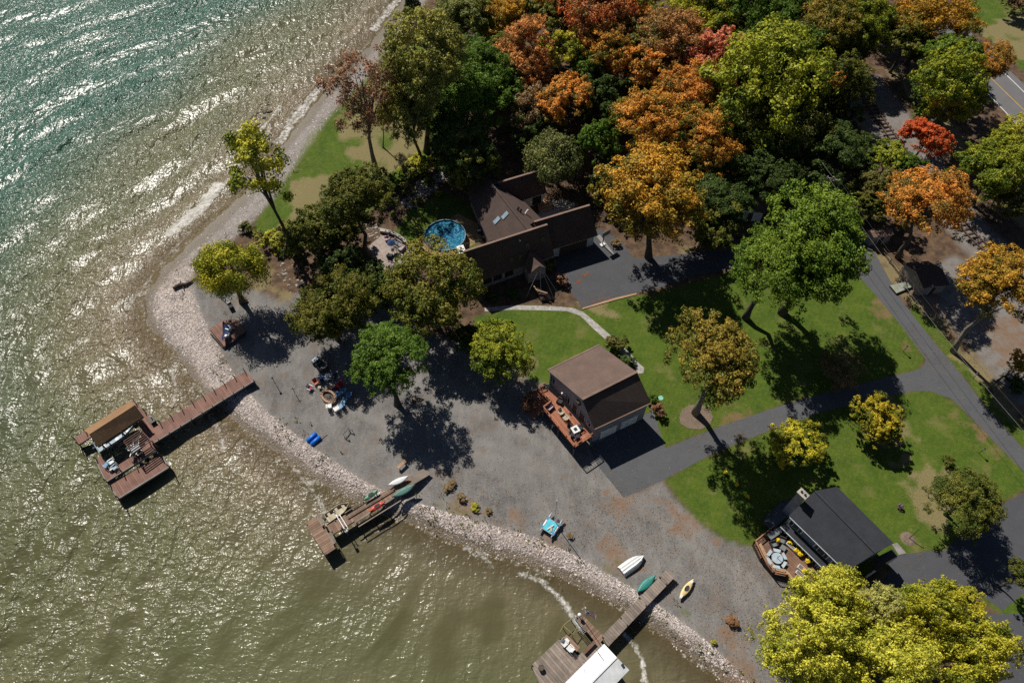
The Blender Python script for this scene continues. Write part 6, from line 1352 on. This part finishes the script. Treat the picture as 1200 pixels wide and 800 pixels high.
# dock 2: T dock with racks
z = 1.0; d2 = thing('canoe_dock', 'short weathered T-shaped dock with canoe racks on both sides', 'dock', P(400, 610, -.8)); aw = toward((386, 621), (500, 552), z)
dock_piece(d2, pxy([(383, 615.5), (390, 626), (485, 567), (479, 558.5)], z), z, aw + PI / 2, 'deck_old', .34); dock_piece(d2, pxy([(358, 614), (372, 603.5), (395, 641), (381, 650.5)], z + .02), z + .02, aw, 'deck_old', .34)
rp = [P(479, 558.5, z - .01), P(485, 567, z - .01), P(505, 555, .25), P(496, 549, .25)]; MB().slab(rp, .12).build('ramp', 'deck_grey', d2, True)
for a, b in (((404, 601), (446, 574)), ((407, 606), (462, 572.5))): MB().bar(P(*a, 1.25), P(*b, 1.25), .12, .1).build('rack_rail', 'deck_grey', d2, True)
for a, b in (((412, 615), (462, 583)), ((416, 611), (480, 571)), ((420, 617), (470, 586))): MB().bar(P(*a, 1.2), P(*b, 1.2), .12, .1).build('rack_rail', 'deck_grey', d2, True)
for q in ((410, 598), (426, 588), (441, 578), (420, 614), (436, 604), (452, 594), (468, 583)): p = P2(*q, 1.1); MB().bar((*p, -2.0), (*p, 1.22), .1).build('post', 'wood_post', d2, True)
piles(d2, [P2(*q, z) for q in ((360, 614.5), (371, 605), (393, 640.5), (382, 649), (389, 623), (382, 617), (400, 618), (393, 610))], z + .12)
for px, rz_ in (((376.5, 610.5), 0), ((389.5, 631.5), PI)):
    t = thing('dock_bench', 'weathered slat bench on the %s side of the T-shaped dock head' % ('upper' if rz_ == 0 else 'lower'), 'bench', P(*px, z + .02), aw - PI / 2)
    m = MB(); [m.box((0, -.16 + .16 * k, .43), (1.7, .13, .04)) for k in range(3)]; m.build('seat', 'deck_grey', t); m = MB(); [m.box((0, .28, .6 + .15 * k), (1.7, .03, .11)) for k in range(3)]; m.build('backrest', 'deck_grey', t)
    for s in (-.75, .75): MB().box((s, 0, .2), (.08, .45, .4)).build('leg', 'deck_grey', t)
jonboat('small cream motorboat with dark stern beside the T-shaped dock', (382.5, 607.5), (409, 589.5), -.55, 1.5, 'cream', 'cream')
t = thing('boat_hoist', 'steel boat hoist with crank wheel standing across the canoe dock', 'boat hoist', (*P2(402, 614, 0), -.8)); m = MB(); m.bar(P(392, 600, 1.7), P(404, 620, 1.7), .1, .1)
for q in ((392, 600), (404, 620)): p = P2(*q, 1.7); m.bar((*p, -2), (*p, 2.1), .1)
m.bar(P(398, 603, 1.3), P(408, 619, 1.3), .09); m.build('frame', 'steel', t, True); c = P(403, 612, 2.0); MB().tube([(c.x + .3 * math.cos(k * PI / 6), c.y + .1 * math.sin(k * PI / 6), c.z + .3 * math.sin(k * PI / 6)) for k in range(13)], .03, 5).build('crank_wheel', 'white', t, True)
c = P(406, 622, 1.6); MB().box((c.x, c.y, 1.6), (.4, .3, .4), .6).build('motor', 'paleblue', t, True)
# dock 3: grey dock with white-roofed boathouse
z = .75; d3 = thing('grey_dock', 'long weathered grey plank dock leading to the white-roofed boathouse', 'dock', P(720, 745, -.8)); aw = toward((709, 750), (787, 670), z)
dock_piece(d3, pxy([(781.5, 666.5), (792, 674.5), (713, 757), (705, 745)], z), z, aw + PI / 2, 'deck_grey', .36); dock_piece(d3, pxy([(675, 723.5), (680.5, 718), (708.5, 746), (701, 756)], z - .008), z - .008, aw, 'deck_old', .36)
dock_piece(d3, pxy([(622.5, 779), (656, 747.5), (684, 774), (640, 818)], z), z, aw + PI / 2, 'deck_grey', .36); dock_piece(d3, pxy([(675, 770), (699, 748.5), (709, 757), (650, 815)], z - .016), z - .016, aw + PI / 2, 'deck_grey', .36)
dock_piece(d3, pxy([(660, 747), (664, 743), (680, 758), (676, 763)], z - .024), z - .024, aw + PI / 2, 'deck_old', .36)
piles(d3, [P2(*q, z) for q in ((623.5, 779), (656, 748), (676, 723), (680, 719.5), (714, 756), (706, 746), (727, 723), (735, 732), (749, 700), (757, 709), (773, 676), (781, 684))], z + .2)
for px, az_ in (((690.5, 758.5), aw),):
    t = thing('dock_bench', 'brown plank bench at the slip edge of the grey dock', 'bench', P(*px, z), az_); m = MB(); m.box((0, 0, .42), (1.9, .4, .06)); m.build('seat', 'deck_tan', t)
    for s in (-.8, .8): MB().box((s, 0, .2), (.08, .36, .4)).build('leg', 'wood_dark', t)
br = thing('white_boathouse', 'white metal boathouse roof at the lower edge beside the grey dock', 'boathouse', (*P2(700, 790, 0), z)); ze, zr = 2.9, 3.5
a0, r0_, b0 = P(708, 754, ze), P(722.5, 769.5, zr), P(737.5, 784.5, ze); dv = (P(655, 807, ze) - a0); dv = dv.normalized() * 11
MB().slab([a0, r0_, r0_ + dv, a0 + dv], .08).build('roof', 'metal_roof', br, True); MB().slab([b0, r0_, r0_ + dv, b0 + dv], .081).build('roof', 'metal_roof', br, True); MB().bar(r0_ + Vector((0, 0, .03)), r0_ + dv + Vector((0, 0, .03)), .2, .06).build('ridge_cap', 'white', br, True)
for s, p0 in ((1, a0), (1, b0)):
    for f in (.05, .35, .65, .95): p = p0 + dv * f + (r0_ - p0) * .1; MB().bar((p.x, p.y, -2.4), (p.x, p.y, ze - .05), .15).build('post', 'wood_post', br, True)
MB().tube([P(699, 761, 3.25), P(708, 774, 3.35)], .03, 5).build('guy_rod', 'charcoal', br, True); MB().tube([P(683, 782, 3.25), P(691, 795, 3.35)], .02, 5).build('guy_rod', 'charcoal', br, True); MB().box((*P2(729.5, 778.5, 3.3), 3.3), (.3, .25, .2), aw).build('roof_vent', 'charcoal', br, True)
# ladder / lift
t = thing('dock_ladder', 'aluminium ladder lying out from the finger pier of the grey dock', 'ladder', (*P2(678, 732, 0), z)); a, b = P(670.5, 722, 1.0), P(685.5, 741.5, .9); dd = (b - a).normalized(); pn = Vector((-dd.y, dd.x, 0)) * .24
for s in (-1, 1): MB().bar(a + pn * s, b + pn * s, .06, .08).build('side_rail', 'steel', t, True)
for k in range(13): p = a.lerp(b, (k + .5) / 13); MB().bar(p - pn, p + pn, .05).build('rung', 'steel', t, True)
t = thing('lift_frame', 'thin yellow-green lift frame between ladder and grey dock platform', 'lift frame', (*P2(668, 735, 0), -.8)); m = MB()
for a, b in (((660, 732.5), (670, 724)), ((660, 732.5), (671, 742.5)), ((671, 742.5), (676, 735)), ((656, 740), (660, 732.5))): m.bar(P(*a, .5), P(*b, .5), .07)
for q in ((660, 732.5), (671, 742.5), (670, 724)): p = P2(*q, .5); m.bar((*p, -2), (*p, .6), .07)
m.build('frame', surf('lift_yellow', (.30, .26, .10), None, 2, .6), t, True)
adirondack('white dock chair at the slip corner of the grey dock, upper of the two', P(661.5, 754, z), toward((661, 754), (668, 762)), 'white'); adirondack('white dock chair on the grey dock, lower of the two', P(668, 760, z), toward((668, 760), (661, 753)), 'white')
square_table('small white table beside the white chairs on the grey dock', P(664, 751, z), .5, .45, 'white', aw)
t = thing('barrel', 'dark planter barrel near the outer corner of the grey dock', 'barrel', P(634, 783, z)); MB().cyl((0, 0), .3, 0, .55, 14, .36).build('barrel', 'wood_dark', t); MB().cyl((0, 0), .3, .5, .57, 14).build('soil', 'ash', t)
t = thing('pier_lantern', 'white ball lantern on the end of the finger pier', 'lantern', P(678.5, 722, z)); MB().cyl((0, 0), .05, 0, .7, 8).build('pole', 'charcoal', t); MB().ball((0, 0, .9), .26, .26, .26).build('globe', 'white', t, smooth=True)
fp = thing('flagpole', 'white flagpole on the finger pier flying a small striped flag', 'flagpole', P(682, 724, z)); hh = 5.2; MB().tube([(0, 0, 0), (0, 0, hh)], [.045, .03], 8).build('pole', 'white', fp); MB().ball((0, 0, hh + .06), .09, .09, .09, 8, 6).build('finial', 'white', fp, smooth=True)
fl = thing('flag', 'small red, white and blue striped flag flying over the finger pier', 'flag', (*P2(682, 724, z), z)); d = Vector((.86, -.5)); fw, fh_ = 1.5, .95
def fpt(u, v): return (d.x * u * fw + .12 * math.sin(u * 6) * -d.y * -1 - v * fh_ * .25 * .3, d.y * u * fw - .14 * math.sin(u * 6 + .4) - v * .3, hh - .15 - v * fh_ * .9 - u * .25)
def fmesh(u0, u1, v0, v1, o=0.0):
    m = MB(); n = 8; v = []
    for i in range(n + 1):
        u = u0 + (u1 - u0) * i / n
        for vv in (v0, v1): x, y, z_ = fpt(u, vv); v.append((x, y, z_ + o))
    return m.add(v, [(2 * i, 2 * i + 1, 2 * i + 3, 2 * i + 2) for i in range(n)])
for k in range(7): fmesh(0 if k > 3 else .4, 1, k * 2 / 13, (k * 2 + 1) / 13).build('red_stripe', 'red', fl)
for k in range(6): fmesh(0 if k > 2 else .4, 1, (k * 2 + 1) / 13, (k * 2 + 2) / 13).build('white_stripe', 'white', fl)
fmesh(0, .4, 0, 7 / 13).build('canton', 'flagblue', fl)
m = MB(); rn = random.Random(3)
for k in range(5):
    for j in range(4): x, y, z_ = fpt(.04 + .08 * k, .06 + .13 * j); m.box((x, y, z_ + .03), (.05, .05, .01))
m.build('stars', 'white', fl)
